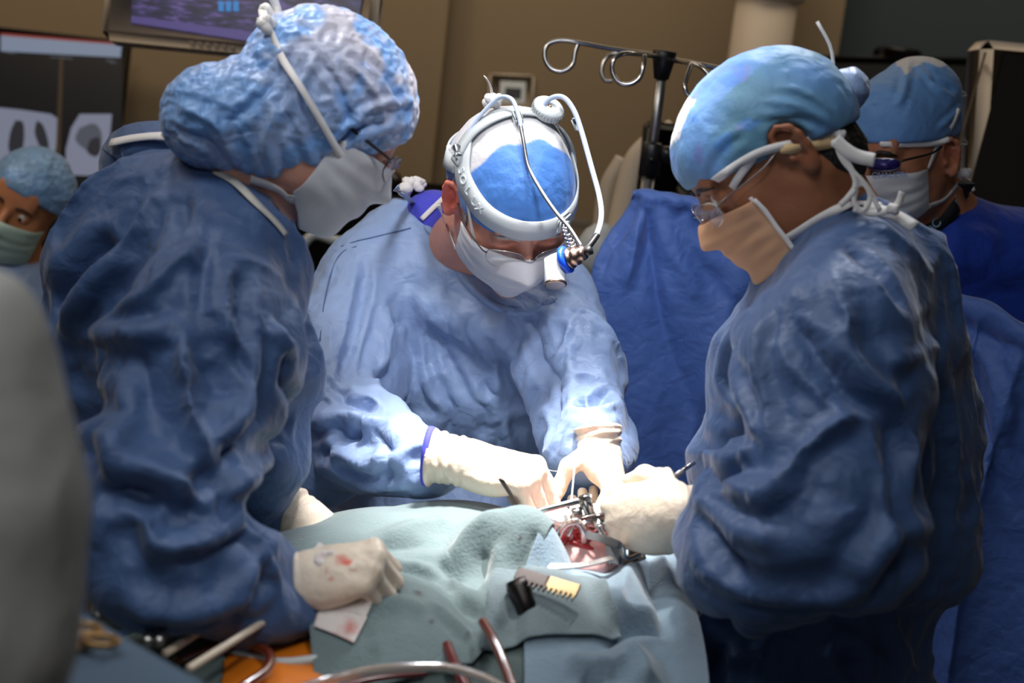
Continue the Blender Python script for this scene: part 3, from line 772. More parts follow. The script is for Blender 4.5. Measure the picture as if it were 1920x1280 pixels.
gownA, gAV, gAF = gown_mesh('gown', surgeon, G+infA, h=.0068, strokes=stA, m='gown_lit', slack=1.075, kb=.06, seed=3, it=140, outmax=.018, inmax=.014, nf=22, amp=.0025, ridge=(15, .015))
tG = bvh((gAV, gAF))
# shirt at the neck, gown neckline
sh = [(cap(P(812, 418, 2.27), P(870, 470, 2.27), .052, .08), .03, 'u'), (cap(nb+np.array([0, .01, .0]), P(860, 560, 2.3), .083, .10), .03, 'u')]
V, F = grid_field(sh, .006).mesh(); V = relax(V, F, 1.05, 50, seed=2, outmax=.006, inmax=.004); mesh_obj('shirt', V, F, M['scrub_violet'], surgeon)
strap('neckline_binding', surgeon, tG, [(742, 352), (775, 385), (805, 430), (840, 480), (880, 535), (930, 575), (990, 585), (1040, 560)], .012, .003, 40, 'gown_lit')
strap('shoulder_seam', surgeon, tG, [(640, 462), (670, 452), (700, 445), (770, 428)], .0018, .0006, 30, 'gown', None)
strap('armhole_seam', surgeon, tG, [(668, 462), (640, 475), (622, 510), (608, 570), (600, 640)], .0018, .0006, 30, 'gown', None)
# cap
def tcA(q, c, V):
    c = c*np.array([.40, .62, .88])
    w = np.clip((.017+.004*np.sin(q[:, 0]*120)-.002-q[:, 1])/.003, 0, 1)*(q[:, 2] > .05)
    w = np.maximum(w, ((q[:, 1] < -.055) & (q[:, 2] > .035)).astype(float))[:, None]
    c = c*(1-w)+WHITE*.8*w
    w = ((q[:, 2] < .046-.28*np.minimum(q[:, 1], .05)) & (q[:, 1] > -.03)).astype(float)[:, None]*0
    return c*(1-w)+WHITE*w
capA, cAV, cAF = cap_mesh('surgical_cap', surgeon, RA, OA, 1.0, [(ell((0, -.012, .034), (.084, .106, .096)), .01), (ell((0, .012, .040), (.078, .090, .070)), .01), (ell((0, -.05, .02), (.078, .078, .075)), .03)],
    [((0, .09, .017), (0, -.20, 1))]+EARCUT, slack=1.07, tintf=tcA, seed=4, outmax=.006, h=.004)
trH = bvh((bV2, bF), (cAV, cAF))
capA['label'] = 'blue cap with white crown'
def ring_on(tr, R, o, s, pts, n=60, closed=False, off=.003):   # pts: (azimuth deg from face towards right, z) in head space
    q = []; nn = []
    pts = spline([(a, z, 0) for a, z in pts], n)
    for a, z, _ in pts:
        a = math.radians(a); d = np.array([math.sin(a), math.cos(a), 0]); st = np.array([0, -.01, z])+d*.3
        h = tr.ray_cast(Vector(o+R@(st*s)), Vector(R@-d))
        p = np.array(h[0]) if h[0] is not None else o+R@((np.array([0, -.01, z])+d*.085)*s)
        nrm = R@d; q.append(p+nrm*off); nn.append(nrm)
    return np.array(q), np.array(nn)
def ring_up(tr, R, o, s, pts, n=60, off=.003):          # pts: direction vectors in head space, from centre (0,-.01,.03)
    q = []; nn = []; c = np.array([0, -.01, .03])
    for d in spline(pts, n):
        d = unit(d); h = tr.ray_cast(Vector(o+R@((c+d*.3)*s)), Vector(R@-d))
        p = np.array(h[0]) if h[0] is not None else o+R@((c+d*.09)*s)
        nrm = R@d; q.append(p+nrm*off); nn.append(nrm)
    q = np.array(q); 
    for _ in range(4): q[1:-1] = .5*q[1:-1]+.25*(q[2:]+q[:-2])
    return q, np.array(nn)
trC = bvh((cAV, cAF))
# white edging and ties of the cap
q, nn = ring_on(trC, RA, OA, 1, [(-120, .062), (-100, .054), (-60, .042), (0, .032), (60, .042), (100, .054), (120, .062)], 50, off=.0015)
MB().ribbon(q, nn, .007, .001).obj('cap_edging', M['cap'], surgeon)['label'] = 'pale edging of the cap'
mb = MB(); knot(mb, hA(.075, -.075, .03), .014, 5); mb.obj('cap_tie', M['tape'], surgeon)
mb = MB(); knot(mb, hA(.03, -.075, .118), .02, 3)
mb.ribbon(spline([hA(.03, -.08, .12), hA(.035, -.085, .14), hA(.045, -.09, .155)], 10), [RA@np.array([1, 0, .2])]*10, .010, .001)
mb.obj('cap_tie', M['tape'], surgeon)
# head lamp: two bands, knob, cables, joint and lamp
lq_ = ring_up(trC, RA, OA, 1, [(-1, -.2, .32), (-1, .1, .22), (-.75, .75, .16), (-.3, 1, .13), (0.3, 1, .13), (.75, .75, .20), (1, .25, .36), (1, -.1, .58), (.95, -.3, .66)], 70, off=.004)
mb_ = MB().ribbon(lq_[0], lq_[1], .031, .003); lamp = mesh_obj('head_lamp', np.array(mb_.V), mb_.F, M['grey_plastic'], surgeon)
lamp['label'] = 'pale grey head lamp harness'
q, nn = ring_up(trC, RA, OA, 1, [(1, -.15, .30), (.8, -.35, .75), (.35, -.38, 1), (-.35, -.38, 1), (-.8, -.35, .75), (-1, -.2, .1)], 60, off=.005)
MB().ribbon(q, nn, .030, .003).obj('crown_band', M['grey_plastic'], lamp)
q, nn = ring_up(trC, RA, OA, 1, [(1, -.1, .30), (.9, -.55, .0), (.5, -1, -.1), (-.5, -1, -.1), (-.9, -.4, 0)], 40, off=.004)
MB().ribbon(q, nn, .024, .003).obj('rear_band', M['grey_plastic'], lamp)

kc = hA(-.040, -.045, .128); kn = unit(kc-hA(0, -.01, .03)); kc = near(trC, kc)[0]+kn*.010; kn = unit(kn+V3(.15, .1, 1)*.7)
kb_ = MB().lathe(kc, kn, [(.001, 0), (.0215, 0), (.0225, .002), (.0225, .011), (.0205, .0135), (.004, .0145), (.003, .0125), (.0005, .0125)], 36)
u_ = unit(np.cross(kn, [1, .2, .1])); v_ = np.cross(kn, u_)
for i in range(30):
    a = 2*math.pi*i/30; d = u_*math.cos(a)+v_*math.sin(a); kb_.box(kc+d*.0226+kn*.0062, (.0010, .0011, .0045), np.stack([np.cross(d, kn), d, kn], 1), .0004)
kb_.obj('knob', M['grey_plastic'], lamp)
MB().lathe(kc+kn*.0126, kn, [(.0004, 0), (.003, 0), (.003, .001), (.0004, .001)], 12).obj('knob_screw', M['brass'], lamp)
def clip(px, py, w=.009, hgt=.014):
    p, n = hitn(trC, px, py, .010, 2.0); return p, n
for (px, py) in ((868, 288), (970, 232), (1082, 232)):
    p, n = clip(px, py); t_ = unit(np.cross(n, RA@np.array([0, 1, 0.]))); MB().box(p, (.006, .010, .006), np.stack([t_, np.cross(n, t_), n], 1), .002).obj('cable_clip', M['grey_plastic'], lamp)
JT = P(1086, 478, 1.86)                                  # lamp joint in front of the brow
def cab(pts, r, m, n=70, nm='cable', k=None):
    return MB().tube([P(*p) if abs(p[0]) > 5 else np.array(p) for p in pts], r, 12, smooth_n=n).obj(nm, M[m], lamp)
cab([(852, 340, 2.02), (858, 300, 2.0), (885, 238, 1.99), (930, 187, 1.98), (958, 185, 1.96), (972, 215, 1.945), (978, 245, 1.94)], .0030, 'cable')['label'] = 'left loop of pale blue cable'
cab([(976, 235, 1.94), (981, 262, 1.935), (990, 310, 1.93), (1010, 350, 1.915), (1040, 395, 1.895), (1068, 428, 1.875), (1090, 462, 1.86)], .0027, 'steel', nm='gooseneck')
cab([(1012, 212, 1.99), (1030, 186, 1.98), (1055, 182, 1.97), (1075, 205, 1.96), (1090, 245, 1.95), (1108, 310, 1.93), (1124, 370, 1.91), (1127, 410, 1.89), (1115, 448, 1.87), (1098, 468, 1.86)], .0036, 'cable')['label'] = 'right loop of pale blue cable'
MB().tube([P(1120, 440, 1.87), P(1104, 462, 1.86), P(1090, 474, 1.86)], .0042, 12, smooth_n=10).obj('cable_sleeve', M['black'], lamp)
# hinge plate on the band, chain links, lamp body
p, n = hitn(trC, 1048, 412, .008, 1.95); t_ = unit(np.cross(n, RA@np.array([0, 0, 1.]))); Rb = np.stack([t_, np.cross(n, t_), n], 1)
MB().box(p, (.013, .012, .003), Rb, .002).lathe(p+n*.003, n, [(.0005, 0), (.0055, 0), (.0055, .003), (.002, .0035)], 18).obj('hinge_plate', M['grey_plastic'], lamp)
hp = p+n*.006; lk = MB()
path = spline([hp, P(1062, 432, 1.885), P(1070, 452, 1.87), P(1076, 470, 1.862)], 9)
for i, q in enumerate(path[:-1]):
    d = unit(path[i+1]-q); sd = unit(np.cross(d, V3(0, 0, 1)))
    for e in (-1, 1): lk.tube([q+sd*e*.0042, path[i+1]+sd*e*.0042], .0016, 8)
    lk.tube([q-sd*.0062, q+sd*.0062], .0026, 10)
lk.obj('hinge_links', M['chrome'], lamp)
ax_ = V3(.82, .30, .45); jc = P(1058, 488, 1.862)
MB().lathe(jc-ax_*.002, ax_, [(.0005, 0), (.0155, 0), (.0185, .002), (.0185, .007), (.0145, .009), (.0005, .009)], 30).obj('blue_ring', M['blue_ring'], lamp)
MB().lathe(jc+ax_*.007, ax_, [(.0005, 0), (.0140, 0), (.0145, .004), (.0115, .005), (.0125, .009), (.0125, .013), (.0095, .015), (.010, .020), (.0085, .025), (.0005, .026)], 28).obj('lamp_joint', M['bronze'], lamp)
MB().lathe(jc+ax_*.031, ax_, [(.0005, 0), (.0060, 0), (.0060, .010), (.0005, .011)], 16).tube([jc+ax_*.034, P(1090, 470, 1.86)], .004, 10).obj('cable_socket', M['black'], lamp)
dn = V3(.02, -.93, .35); lb = P(1040, 492, 1.866)
MB().lathe(lb-dn*.006, dn, [(.0005, 0), (.0125, .0015), (.0140, .006), (.0140, .034), (.0135, .0365), (.0110, .0368), (.0005, .036)], 30).lathe(lb, ax_, [(.0005, -.012), (.0105, -.010), (.0115, 0), (.0115, .016), (.0005, .017)], 24).obj('lamp_head', M['grey_plastic'], lamp)
MB().lathe(lb+dn*.0295, dn, [(.0005, 0), (.0147, 0), (.0147, .003), (.0120, .0034), (.0005, .0032)], 30).obj('lamp_bezel', M['bronze'], lamp)
# raised letters on the side band
def text_obj(name, body, size, o, R, mat_, parent, ext=.0006, align='CENTER'):
    cu = bpy.data.curves.new(name, 'FONT'); cu.body = body; cu.size = size; cu.extrude = ext; cu.align_x = align; cu.align_y = 'CENTER'
    t = bpy.data.objects.new(name, cu); C.objects.link(t)
    bpy.context.view_layer.update(); me = bpy.data.meshes.new_from_object(t.evaluated_get(bpy.context.evaluated_depsgraph_get()))
    bpy.data.objects.remove(t); V = np.array([v.co[:] for v in me.vertices]); F = [list(q.vertices) for q in me.polygons]; bpy.data.meshes.remove(me)
    return mesh_obj(name, V@R.T+o, F, mat_, parent, None if parent is not None else o, smooth_=False)
for i, ch in enumerate('SOLUX'):
    cum = np.concatenate([[0], np.cumsum(np.linalg.norm(np.diff(lq_[0], axis=0), axis=1))]); k_ = int(np.argmin(np.abs(cum-(cum[-1]-.040-i*.0165)))); n = unit(lq_[1][k_]); d = unit(lq_[0][k_-1]-lq_[0][k_+1]); d = unit(d-n*(d@n)); text_obj('letter', ch, .0175, lq_[0][k_]+n*.0020, np.stack([d, np.cross(n, d), n], 1), M['emboss'], lamp, .0010)
# mask, its ties, spectacles
maskA, mg = mask_mesh('face_mask', surgeon, RA, OA, 1.0, trA, top=-.006, bot=-.124, side=74, off=.007, toplow=.012, botrise=.055,
    puff=lambda u, v: .006*max(0, 1-u*u*1.6)*math.sin(math.pi*v)-.012*v*v*max(0, 1-u*u), pleats=.0008)
trM = bvh((bV2, bF), (cAV, cAF))
strap('mask_tie', surgeon, trM, [tuple(mg[0, -1]), (891, 460), (882, 400), (872, 345), (878, 320)], .0075, .002, 30)
strap('mask_tie', surgeon, trM, [tuple(mg[-1, -1]), (846, 440), (838, 420), (822, 385)], .0075, .002, 20)
strap('mask_tie', surgeon, bvh((V, F)), [(830, 375), (812, 392), (792, 412)], .008, .004, 12)
strap('mask_tie', surgeon, trM, [tuple(mg[0, 0]), tuple(hA(-.078, .03, .0)), tuple(hA(-.08, .0, .06))], .0075, .002, 20)
glasses(surgeon, RA, OA, 1.0, rim='chrome', rimr=.0006, temple='dark_steel', y=.112, z=-.010)
sb = MB()                                                # grey sideburn
for i in range(60):
    random.seed(i); p0 = hA(.074-.004*random.random(), .012+.014*random.random(), .022-.03*random.random()); p0, n0 = near(trA, p0, .0005)
    p1, _ = near(trA, p0+RA@np.array([0, .001, -.016]), .0006); sb.tube([p0, (p0+p1)/2+n0*.0012, p1], .0009, 5, k=[1, .8, .2])
sb.obj('sideburn', M['hair_grey'], surgeon)
ogA_ = P(866, 862, 1.80); cd_ = V3(-.98, .10, -.12); MB().lathe(ogA_+cd_*.038, cd_, [(.030, 0), (.0375, 0), (.0385, .004), (.0385, .008), (.030, .009)], 36).obj('inner_cuff', M['scrub_violet'], surgeon)
# collar ties behind the neck
mb = MB(); kp, kn_ = hitn(tG, 765, 352, .006, 2.25); knot(mb, kp, .022, 8); knot(mb, kp+V3(.02, .004, 0)*.02, .016, 9)
mb.ribbon(spline([kp, kp+V3(.5, .8, 0)*.018, kp+V3(.9, .3, 0)*.028], 8), [V3(0, 0, 1)]*8, .007, .001); mb.obj('neck_tie', M['tape'], surgeon)
# gloves
RgA = frame(V3(.93, -.22, .10), V3(.22, .85, .45)); ogA = P(866, 862, 1.80)
Lg = hand_prims(RgA, ogA, 1.0, -1, [(52, 50, 25), (58, 58, 25), (62, 62, 30), (60, 66, 30)], (2, 0, -2, -5), th=[(.018, .02, -.014), (.034, .05, -.034), (.030, .078, -.054), (.018, .098, -.070)], cuff=.046, cuffdir=RgA.T@V3(-.98, .10, -.12), cuffr=(.034, .040))
make_glove('glove', Lg, surgeon, 3, cuffring=(ogA, V3(-.98, .10, -.12), .042), label='right glove')
RgB = frame(V3(.22, -.76, .60), V3(.86, .28, .42)); ogB = P(1126, 838, 1.90)
Lg = hand_prims(RgB, ogB, .88, 1, [(48, 62, 30), (72, 72, 30), (80, 78, 30), (84, 80, 30)], (4, 1, -2, -4), th=[(.022, .014, -.016), (.044, .034, -.042), (.040, .056, -.070), (.030, .072, -.092)], cuff=.02, cuffdir=RgB.T@V3(-.1, .95, -.2), cuffr=(.034, .040))
make_glove('glove', Lg, surgeon, 5, cuffring=(ogB, V3(-.1, .95, -.2), .026), label='left glove pinching a suture')
# ================================================================== assistant on the left, seen from the side
RN, ON = frame(V3(.77, -.56, -.30), V3(.56, .82, -.02)), P(602, 212, 1.66); hN = hloc(RN, ON)
SN = .98
hipN = P(235, 1180, 1.86)
nurse = start_person(hipN[0], hipN[1], 'person in dimly lit blue gown and puffy blue bouffant cap leaning over from the left')
shN, elN, wrN = P(395, 540, 1.56), P(310, 940, 1.39), P(530, 1092, 1.46)
shN2, elN2, wrN2 = P(470, 520, 1.80), P(470, 850, 1.78), P(520, 945, 1.80)
nbN = P(420, 400, 1.68); chN = P(330, 560, 1.72); waN = P(300, 850, 1.78)
hl, hr = np.array([hipN[0]-.1, hipN[1], .92]), np.array([hipN[0]+.1, hipN[1], .92])
L = head_prims(RN, ON, SN, 'down', (0, 0)); nh = len(L)
L += [(cap(hN(0, -.03, -.05), nbN, .052, .06), .03, 'u'), (cap(nbN, chN, .07, .1), .06, 'u'), (cap(chN, waN, .11, .11), .05, 'u'), (cap(waN, (hipN[0], hipN[1], .95), .11, .12), .05, 'u'),
      (cap(shN, elN, .045, .038), .03, 'u'), (cap(elN, wrN, .038, .026), .02, 'u'), (cap(nbN, shN, .05, .05), .03, 'u'), (cap(nbN, shN2, .05, .05), .03, 'u'), (cap(shN2, elN2, .045, .038), .03, 'u'), (cap(elN2, wrN2, .036, .026), .02, 'u')]
L += legs(hl, hr)
def tintN(q, c):
    w = np.exp(-((q[:, 0])/.03)**2-((q[:, 1]-.1)/.03)**2-((q[:, 2]+.02)/.03)**2)[:, None]; return c*(1-w*.3)+np.array([1, .65, .6])*w*.3
infN = inflate(L, nh, .014)
bodyN, nV, nF = body_mesh(nurse, L, RN, ON, SN, .003, .016, 'skin_fair', tintN)
trN = bvh((nV, nF))
G = [(cap(P(300, 400, 1.74), P(400, 430, 1.66), .085, .075), .06, 'u'), (cap(P(340, 370, 1.68), P(470, 450, 1.60), .06, .055), .04, 'u'), (cap(P(290, 430, 1.74), P(300, 720, 1.80), .10, .135), .06, 'u'), (cap(P(300, 720, 1.80), P(300, 1160, 1.82), .14, .16), .06, 'u'),
     (cap(P(235, 500, 1.74), P(230, 640, 1.76), .085, .09), .06, 'u'),
     (cap((hipN[0], hipN[1], .95), (hipN[0], hipN[1], .42), .17, .20), .05, 'u'),
     (cap(P(420, 500, 1.60), P(385, 600, 1.5), .085, .09), .05, 'u'), (cap(P(385, 600, 1.5), P(310, 890, 1.40), .088, .080), .04, 'u'), (cap(P(300, 900, 1.40), P(330, 1000, 1.37), .078, .062), .04, 'u'),
     (cap(P(320, 1005, 1.37), P(510, 1090, 1.45), .060, .036), .03, 'u'), (cap(P(430, 1010, 1.40), P(480, 1060, 1.43), .035, .04), .03, 'u'),
     (cap(P(450, 470, 1.72), P(480, 640, 1.72), .07, .068), .05, 'u'), (cap(P(480, 640, 1.72), P(470, 800, 1.70), .066, .06), .04, 'u'), (cap(P(470, 800, 1.72), P(440, 900, 1.74), .066, .045), .03, 'u'), (cap(P(440, 890, 1.76), P(515, 940, 1.80), .045, .036), .02, 'u')]
stN = [([(300, 330), (260, 400), (180, 500), (110, 590)], .014, .012), ([(340, 340), (300, 430), (240, 530)], .010, -.010), ([(420, 420), (330, 470), (230, 550), (160, 600)], .012, .011), ([(200, 400), (140, 480), (100, 560)], .018, -.020),
       ([(400, 360), (385, 460), (370, 580)], .006, -.010), ([(130, 600), (230, 590), (330, 585)], .010, .012), ([(340, 590), (350, 680), (360, 760), (395, 840)], .012, .018), ([(395, 840), (375, 900), (360, 940)], .010, -.014),
       ([(420, 560), (470, 640), (450, 740), (410, 800)], .011, .014), ([(470, 480), (460, 560), (460, 700)], .009, -.012), ([(140, 720), (210, 800), (290, 850), (360, 880), (390, 940)], .013, .017), ([(180, 900), (240, 880), (300, 900)], .012, -.014),
       ([(280, 920), (290, 980), (340, 990), (420, 990)], .010, .012), ([(330, 1010), (420, 1000), (480, 960)], .010, -.012), ([(230, 1060), (330, 1100), (430, 1070), (490, 1000)], .011, .013), ([(470, 960), (500, 1010), (520, 1060)], .008, .012),
       ([(540, 620), (530, 700), (550, 760)], .008, -.012), ([(520, 580), (545, 640)], .008, .010), ([(400, 640), (430, 720)], .010, -.012), ([(430, 1080), (480, 1090), (510, 1070)], .007, .009), ([(250, 620), (270, 720), (300, 800)], .012, -.013), ([(500, 780), (460, 860), (440, 900)], .010, .013), ([(460, 760), (430, 830)], .009, -.013)]
gownN, gNV, gNF = gown_mesh('gown', nurse, G+infN, h=.0078, strokes=stN, m='gown', slack=1.08, kb=.10, seed=11, it=140, outmax=.022, inmax=.018, nf=11, amp=.006)
tN = bvh((gNV, gNF))
# grey stretch collar and the raised back flap with its white tie
strap('collar', nurse, bvh((gNV, gNF), (nV, nF)), [(405, 325), (440, 345), (480, 385), (515, 420), (532, 440)], .011, .003, 20, 'white_fabric')
fl = MB(); fl.ribbon(spline([P(215, 345, 1.78), P(225, 275, 1.76), P(300, 262, 1.72), P(350, 275, 1.70)], 14), [V3(-.3, .3, 1)]*14, .05, .002); fl.obj('collar_flap', M['gown'], nurse)
fl = MB(); fl.ribbon(spline([P(206, 268, 1.76), P(250, 259, 1.74), P(300, 255, 1.71), P(345, 262, 1.69)], 12), [V3(0, .6, 1)]*12, .012, .002); fl.ribbon(spline([P(300, 256, 1.71), P(318, 244, 1.70), P(345, 262, 1.69)], 8), [V3(0, .6, 1)]*8, .006, .001); fl.obj('neck_tie', M['tape'], nurse)
# bouffant cap
stc = [([(470, 300), (540, 200), (600, 90)], .006, .004), ([(430, 230), (500, 170), (560, 80)], .006, -.004), ([(600, 320), (560, 240), (560, 140)], .006, .004), ([(660, 270), (640, 180), (590, 100)], .005, -.004),
       ([(720, 240), (700, 170), (640, 110)], .005, .004), ([(760, 210), (730, 150), (680, 100)], .005, -.0035), ([(520, 330), (500, 260), (520, 190)], .006, .005), ([(340, 200), (400, 230), (450, 300)], .007, .005), ([(330, 240), (390, 270), (440, 320)], .006, -.005),
       ([(620, 300), (660, 250), (740, 220)], .005, -.005), ([(640, 250), (700, 200), (770, 190)], .005, .004)]
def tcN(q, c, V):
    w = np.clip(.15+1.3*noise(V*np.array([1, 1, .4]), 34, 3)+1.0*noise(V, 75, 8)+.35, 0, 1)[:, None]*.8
    h = np.clip((q[:, 2]-.0)/.09, 0, 1)[:, None]; w = w*(.35+.65*h)  # sheer streaks whiten towards the crown, top light painted into the colour
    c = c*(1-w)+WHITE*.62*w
    e = (np.linalg.norm(q-np.array([0, -.10, -.085]), axis=1) < .05)[:, None]*1.0
    return c*(1-e*.6)+np.array([.75, .95, 1.05])*e*.6
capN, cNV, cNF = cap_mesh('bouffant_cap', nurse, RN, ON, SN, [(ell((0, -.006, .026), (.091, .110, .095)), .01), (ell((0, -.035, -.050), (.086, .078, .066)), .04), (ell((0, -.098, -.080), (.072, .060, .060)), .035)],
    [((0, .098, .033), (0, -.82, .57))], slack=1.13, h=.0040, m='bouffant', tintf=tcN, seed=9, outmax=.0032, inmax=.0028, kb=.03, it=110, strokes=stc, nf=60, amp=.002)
trNc = bvh((nV, nF), (cNV, cNF))
maskN, mgN = mask_mesh('face_mask', nurse, RN, ON, SN, trN, top=-.004, bot=-.128, side=72, off=.003, toplow=.014, botrise=.03, puff=lambda u, v: .008*max(0, 1-u*u)*v, pleats=.0012)
strap('mask_tie', nurse, trNc, [tuple(mgN[0, -3]), (640, 290), (600, 230), (560, 165), (525, 105), (510, 60)], .0085, .003, 40, n=40) if False else strap('mask_tie', nurse, trNc, [tuple(mgN[0, -2]), (642, 295), (600, 228), (560, 162), (528, 108), (512, 62)], .0085, .003, 40)
strap('mask_tie', nurse, trNc, [tuple(mgN[-1, -2]), (548, 372), (520, 350), (470, 335)], .010, .003, 24)
mb = MB(); kp = hitn(trNc, 508, 52, .006, 1.68)[0]; knot(mb, kp, .016, 4)
mb.ribbon(spline([kp, P(492, 20, 1.66), P(500, 14, 1.655), P(512, 40, 1.66)], 12), [V3(0, 0, 1)]*12, .010, .001); mb.ribbon(spline([kp, P(520, 25, 1.66), P(512, -4, 1.66), P(506, -20, 1.66)], 10), [V3(0, .2, 1)]*10, .010, .001); mb.obj('tie_knot', M['tape'], nurse)
glasses(nurse, RN, ON, SN, rim='wood_dark', rimr=.0009, temple='wood_dark', y=.110, z=-.006, tr=.0018)
RgN = frame(V3(.95, .14, .10), V3(-.16, .70, .68)); ogN = P(560, 1082, 1.46)
bl = [((640, 1050), .010, .75), ((662, 1062), .007, .7), ((612, 1072), .007, .95), ((618, 1084), .006, .95), ((650, 1058), .006, .8)]
Lg = hand_prims(RgN, ogN, .86, -1, [(74, 84, 40), (78, 86, 40), (80, 86, 40), (80, 84, 40)], (3, 0, -3, -6), th=[(.018, .02, -.014), (.034, .05, -.034), (.030, .075, -.05), (.012, .090, -.060)], cuff=.052, cuffdir=RgN.T@V3(-.96, -.20, .05), cuffr=(.031, .034))
make_glove('glove', Lg, nurse, 13, cuffring=(ogN, V3(-.96, -.20, .05), .038), blood=bl, label='right glove with blood smears', amp=.0018)
RgN2 = frame(V3(.74, -.62, .22), V3(.50, .62, .60)); ogN2 = P(560, 965, 1.76)
Lg = hand_prims(RgN2, ogN2, .95, 1, [(14, 14, 8), (48, 60, 30), (60, 66, 30), (64, 66, 30)], (2, 0, -3, -6), th=[(.022, .014, -.016), (.036, .034, -.036), (.034, .060, -.05), (.026, .080, -.056)], cuff=.05, cuffdir=RgN2.T@V3(-.8, .55, -.1), cuffr=(.033, .037))
make_glove('glove', Lg, nurse, 14, cuffring=(ogN2, V3(-.8, .55, -.1), .05), label='left glove', h=.0026)
# ================================================================== assistant on the right, in profile
RB, OB = frame(V3(-.77, -.635, -.06), V3(-.635, .77, .06)), P(1440, 292, 1.68); hB = hloc(RB, OB); SB = .98
hipB = P(1500, 1180, 1.76)
asst = start_person(hipB[0], hipB[1], 'person in blue gown and blue tie-back cap looking down in profile on the right')
shB, elB, wrB = P(1585, 560, 1.54), P(1570, 980, 1.45), P(1390, 968, 1.57)
shB2, elB2, wrB2 = P(1560, 560, 1.86), P(1500, 880, 1.90), P(1330, 940, 1.86)
nbB = P(1570, 455, 1.69); chB = P(1600, 620, 1.72); waB = P(1570, 900, 1.75)
hl, hr = np.array([hipB[0]-.1, hipB[1], .92]), np.array([hipB[0]+.1, hipB[1], .92])
L = head_prims(RB, OB, SB, 'open'); nh = len(L)
L += [(cap(hB(0, -.025, -.05), nbB, .056, .062), .04, 'u'), (cap(nbB, chB, .07, .1), .06, 'u'), (cap(chB, waB, .11, .11), .05, 'u'), (cap(waB, (hipB[0], hipB[1], .95), .11, .12), .05, 'u'),
      (cap(shB, elB, .045, .038), .03, 'u'), (cap(elB, wrB, .038, .026), .02, 'u'), (cap(nbB, shB, .05, .05), .03, 'u'), (cap(nbB, shB2, .05, .05), .03, 'u'), (cap(shB2, elB2, .045, .038), .03, 'u'), (cap(elB2, wrB2, .036, .026), .02, 'u')]
L += legs(hl, hr)
def tintB(q, c):
    d = np.linalg.norm(q-np.array([-.083, -.02, -.003]), axis=1); w = np.clip(1-(d/.04), 0, 1)[:, None]
    return c*(1-w*.4)+np.array([1.05, .7, .6])*w*.4
infB = inflate(L, nh, .014)
bodyB, BV, BF = body_mesh(asst, L, RB, OB, SB, .0028, .016, 'skin_brown', tintB)
trB = bvh((BV, BF))
G = [(cap(P(1590, 500, 1.72), P(1690, 500, 1.70), .075, .07), .05, 'u'), (cap(P(1455, 575, 1.63), P(1625, 458, 1.64), .04, .056), .04, 'u'), (cap(P(1400, 960, 1.55), P(1350, 966, 1.58), .05, .037), .02, 'u'), (cap(P(1600, 530, 1.72), P(1620, 720, 1.76), .10, .125), .06, 'u'), (cap(P(1640, 600, 1.72), P(1665, 900, 1.76), .095, .10), .06, 'u'),
     (cap(P(1460, 640, 1.72), P(1430, 820, 1.74), .065, .085), .06, 'u'), (cap(P(1510, 540, 1.70), P(1470, 640, 1.72), .06, .075), .05, 'u'),
     (cap(P(1610, 720, 1.76), P(1540, 1080, 1.77), .125, .13), .06, 'u'), (cap((hipB[0]+.02, hipB[1], .98), (hipB[0], hipB[1], .42), .150, .20), .06, 'u'), (cap(P(1370, 1090, 1.74), P(1345, 1300, 1.72), .06, .075), .05, 'u'),
     (cap(P(1605, 530, 1.60), P(1575, 640, 1.52), .085, .092), .05, 'u'), (cap(P(1575, 640, 1.52), P(1560, 930, 1.44), .094, .086), .04, 'u'), (cap(P(1560, 950, 1.44), P(1430, 1000, 1.50), .080, .078), .04, 'u'),
     (cap(P(1440, 990, 1.50), P(1365, 968, 1.57), .070, .045), .03, 'u'), (cap(P(1400, 880, 1.56), P(1450, 930, 1.50), .055, .065), .04, 'u'), (cap(P(1700, 760, 1.74), P(1720, 980, 1.74), .07, .07), .05, 'u')]
stB = [([(1400, 590), (1410, 720), (1430, 800)], .008, .012), ([(1380, 600), (1375, 700), (1380, 800)], .009, -.014), ([(1430, 560), (1435, 680), (1445, 800)], .008, .011), ([(1480, 560), (1540, 640), (1600, 700), (1660, 740)], .012, -.013),
       ([(1560, 480), (1600, 600), (1640, 680), (1700, 720)], .012, .012), ([(1640, 660), (1700, 640), (1770, 600)], .010, .006), ([(1670, 690), (1710, 780), (1720, 860)], .010, .010), ([(1620, 740), (1530, 800), (1450, 890), (1350, 870)], .011, .014),
       ([(1690, 740), (1700, 850), (1690, 960)], .013, -.012), ([(1300, 820), (1360, 830), (1420, 810)], .008, .012), ([(1320, 850), (1350, 870), (1390, 830)], .008, -.013), ([(1300, 900), (1400, 950), (1480, 970)], .009, .011),
       ([(1310, 940), (1380, 1000), (1400, 1040)], .010, -.012), ([(1320, 1000), (1400, 1060), (1560, 1070), (1640, 1030)], .012, .012), ([(1690, 950), (1640, 1000), (1590, 1040)], .012, .014), ([(1740, 920), (1690, 1000), (1640, 1060)], .012, -.015),
       ([(1640, 1090), (1700, 1090), (1760, 1080)], .008, .009), ([(1330, 1110), (1300, 1190), (1270, 1270)], .012, .014), ([(1380, 1120), (1330, 1200), (1300, 1280)], .012, -.016), ([(1420, 1120), (1390, 1200), (1370, 1280)], .010, .012), ([(1550, 1110), (1600, 1200), (1620, 1280)], .010, -.011), ([(1760, 680), (1780, 800), (1770, 940)], .012, -.010), ([(1600, 430), (1650, 470), (1720, 560)], .010, -.009)]
gownB, gBV, gBF = gown_mesh('gown', asst, G+infB, h=.0078, strokes=stB, m='gown', slack=1.07, kb=.10, seed=21, it=140, outmax=.022, inmax=.018, nf=10, amp=.006)
tB = bvh((gBV, gBF)); trBB = bvh((gBV, gBF), (BV, BF))
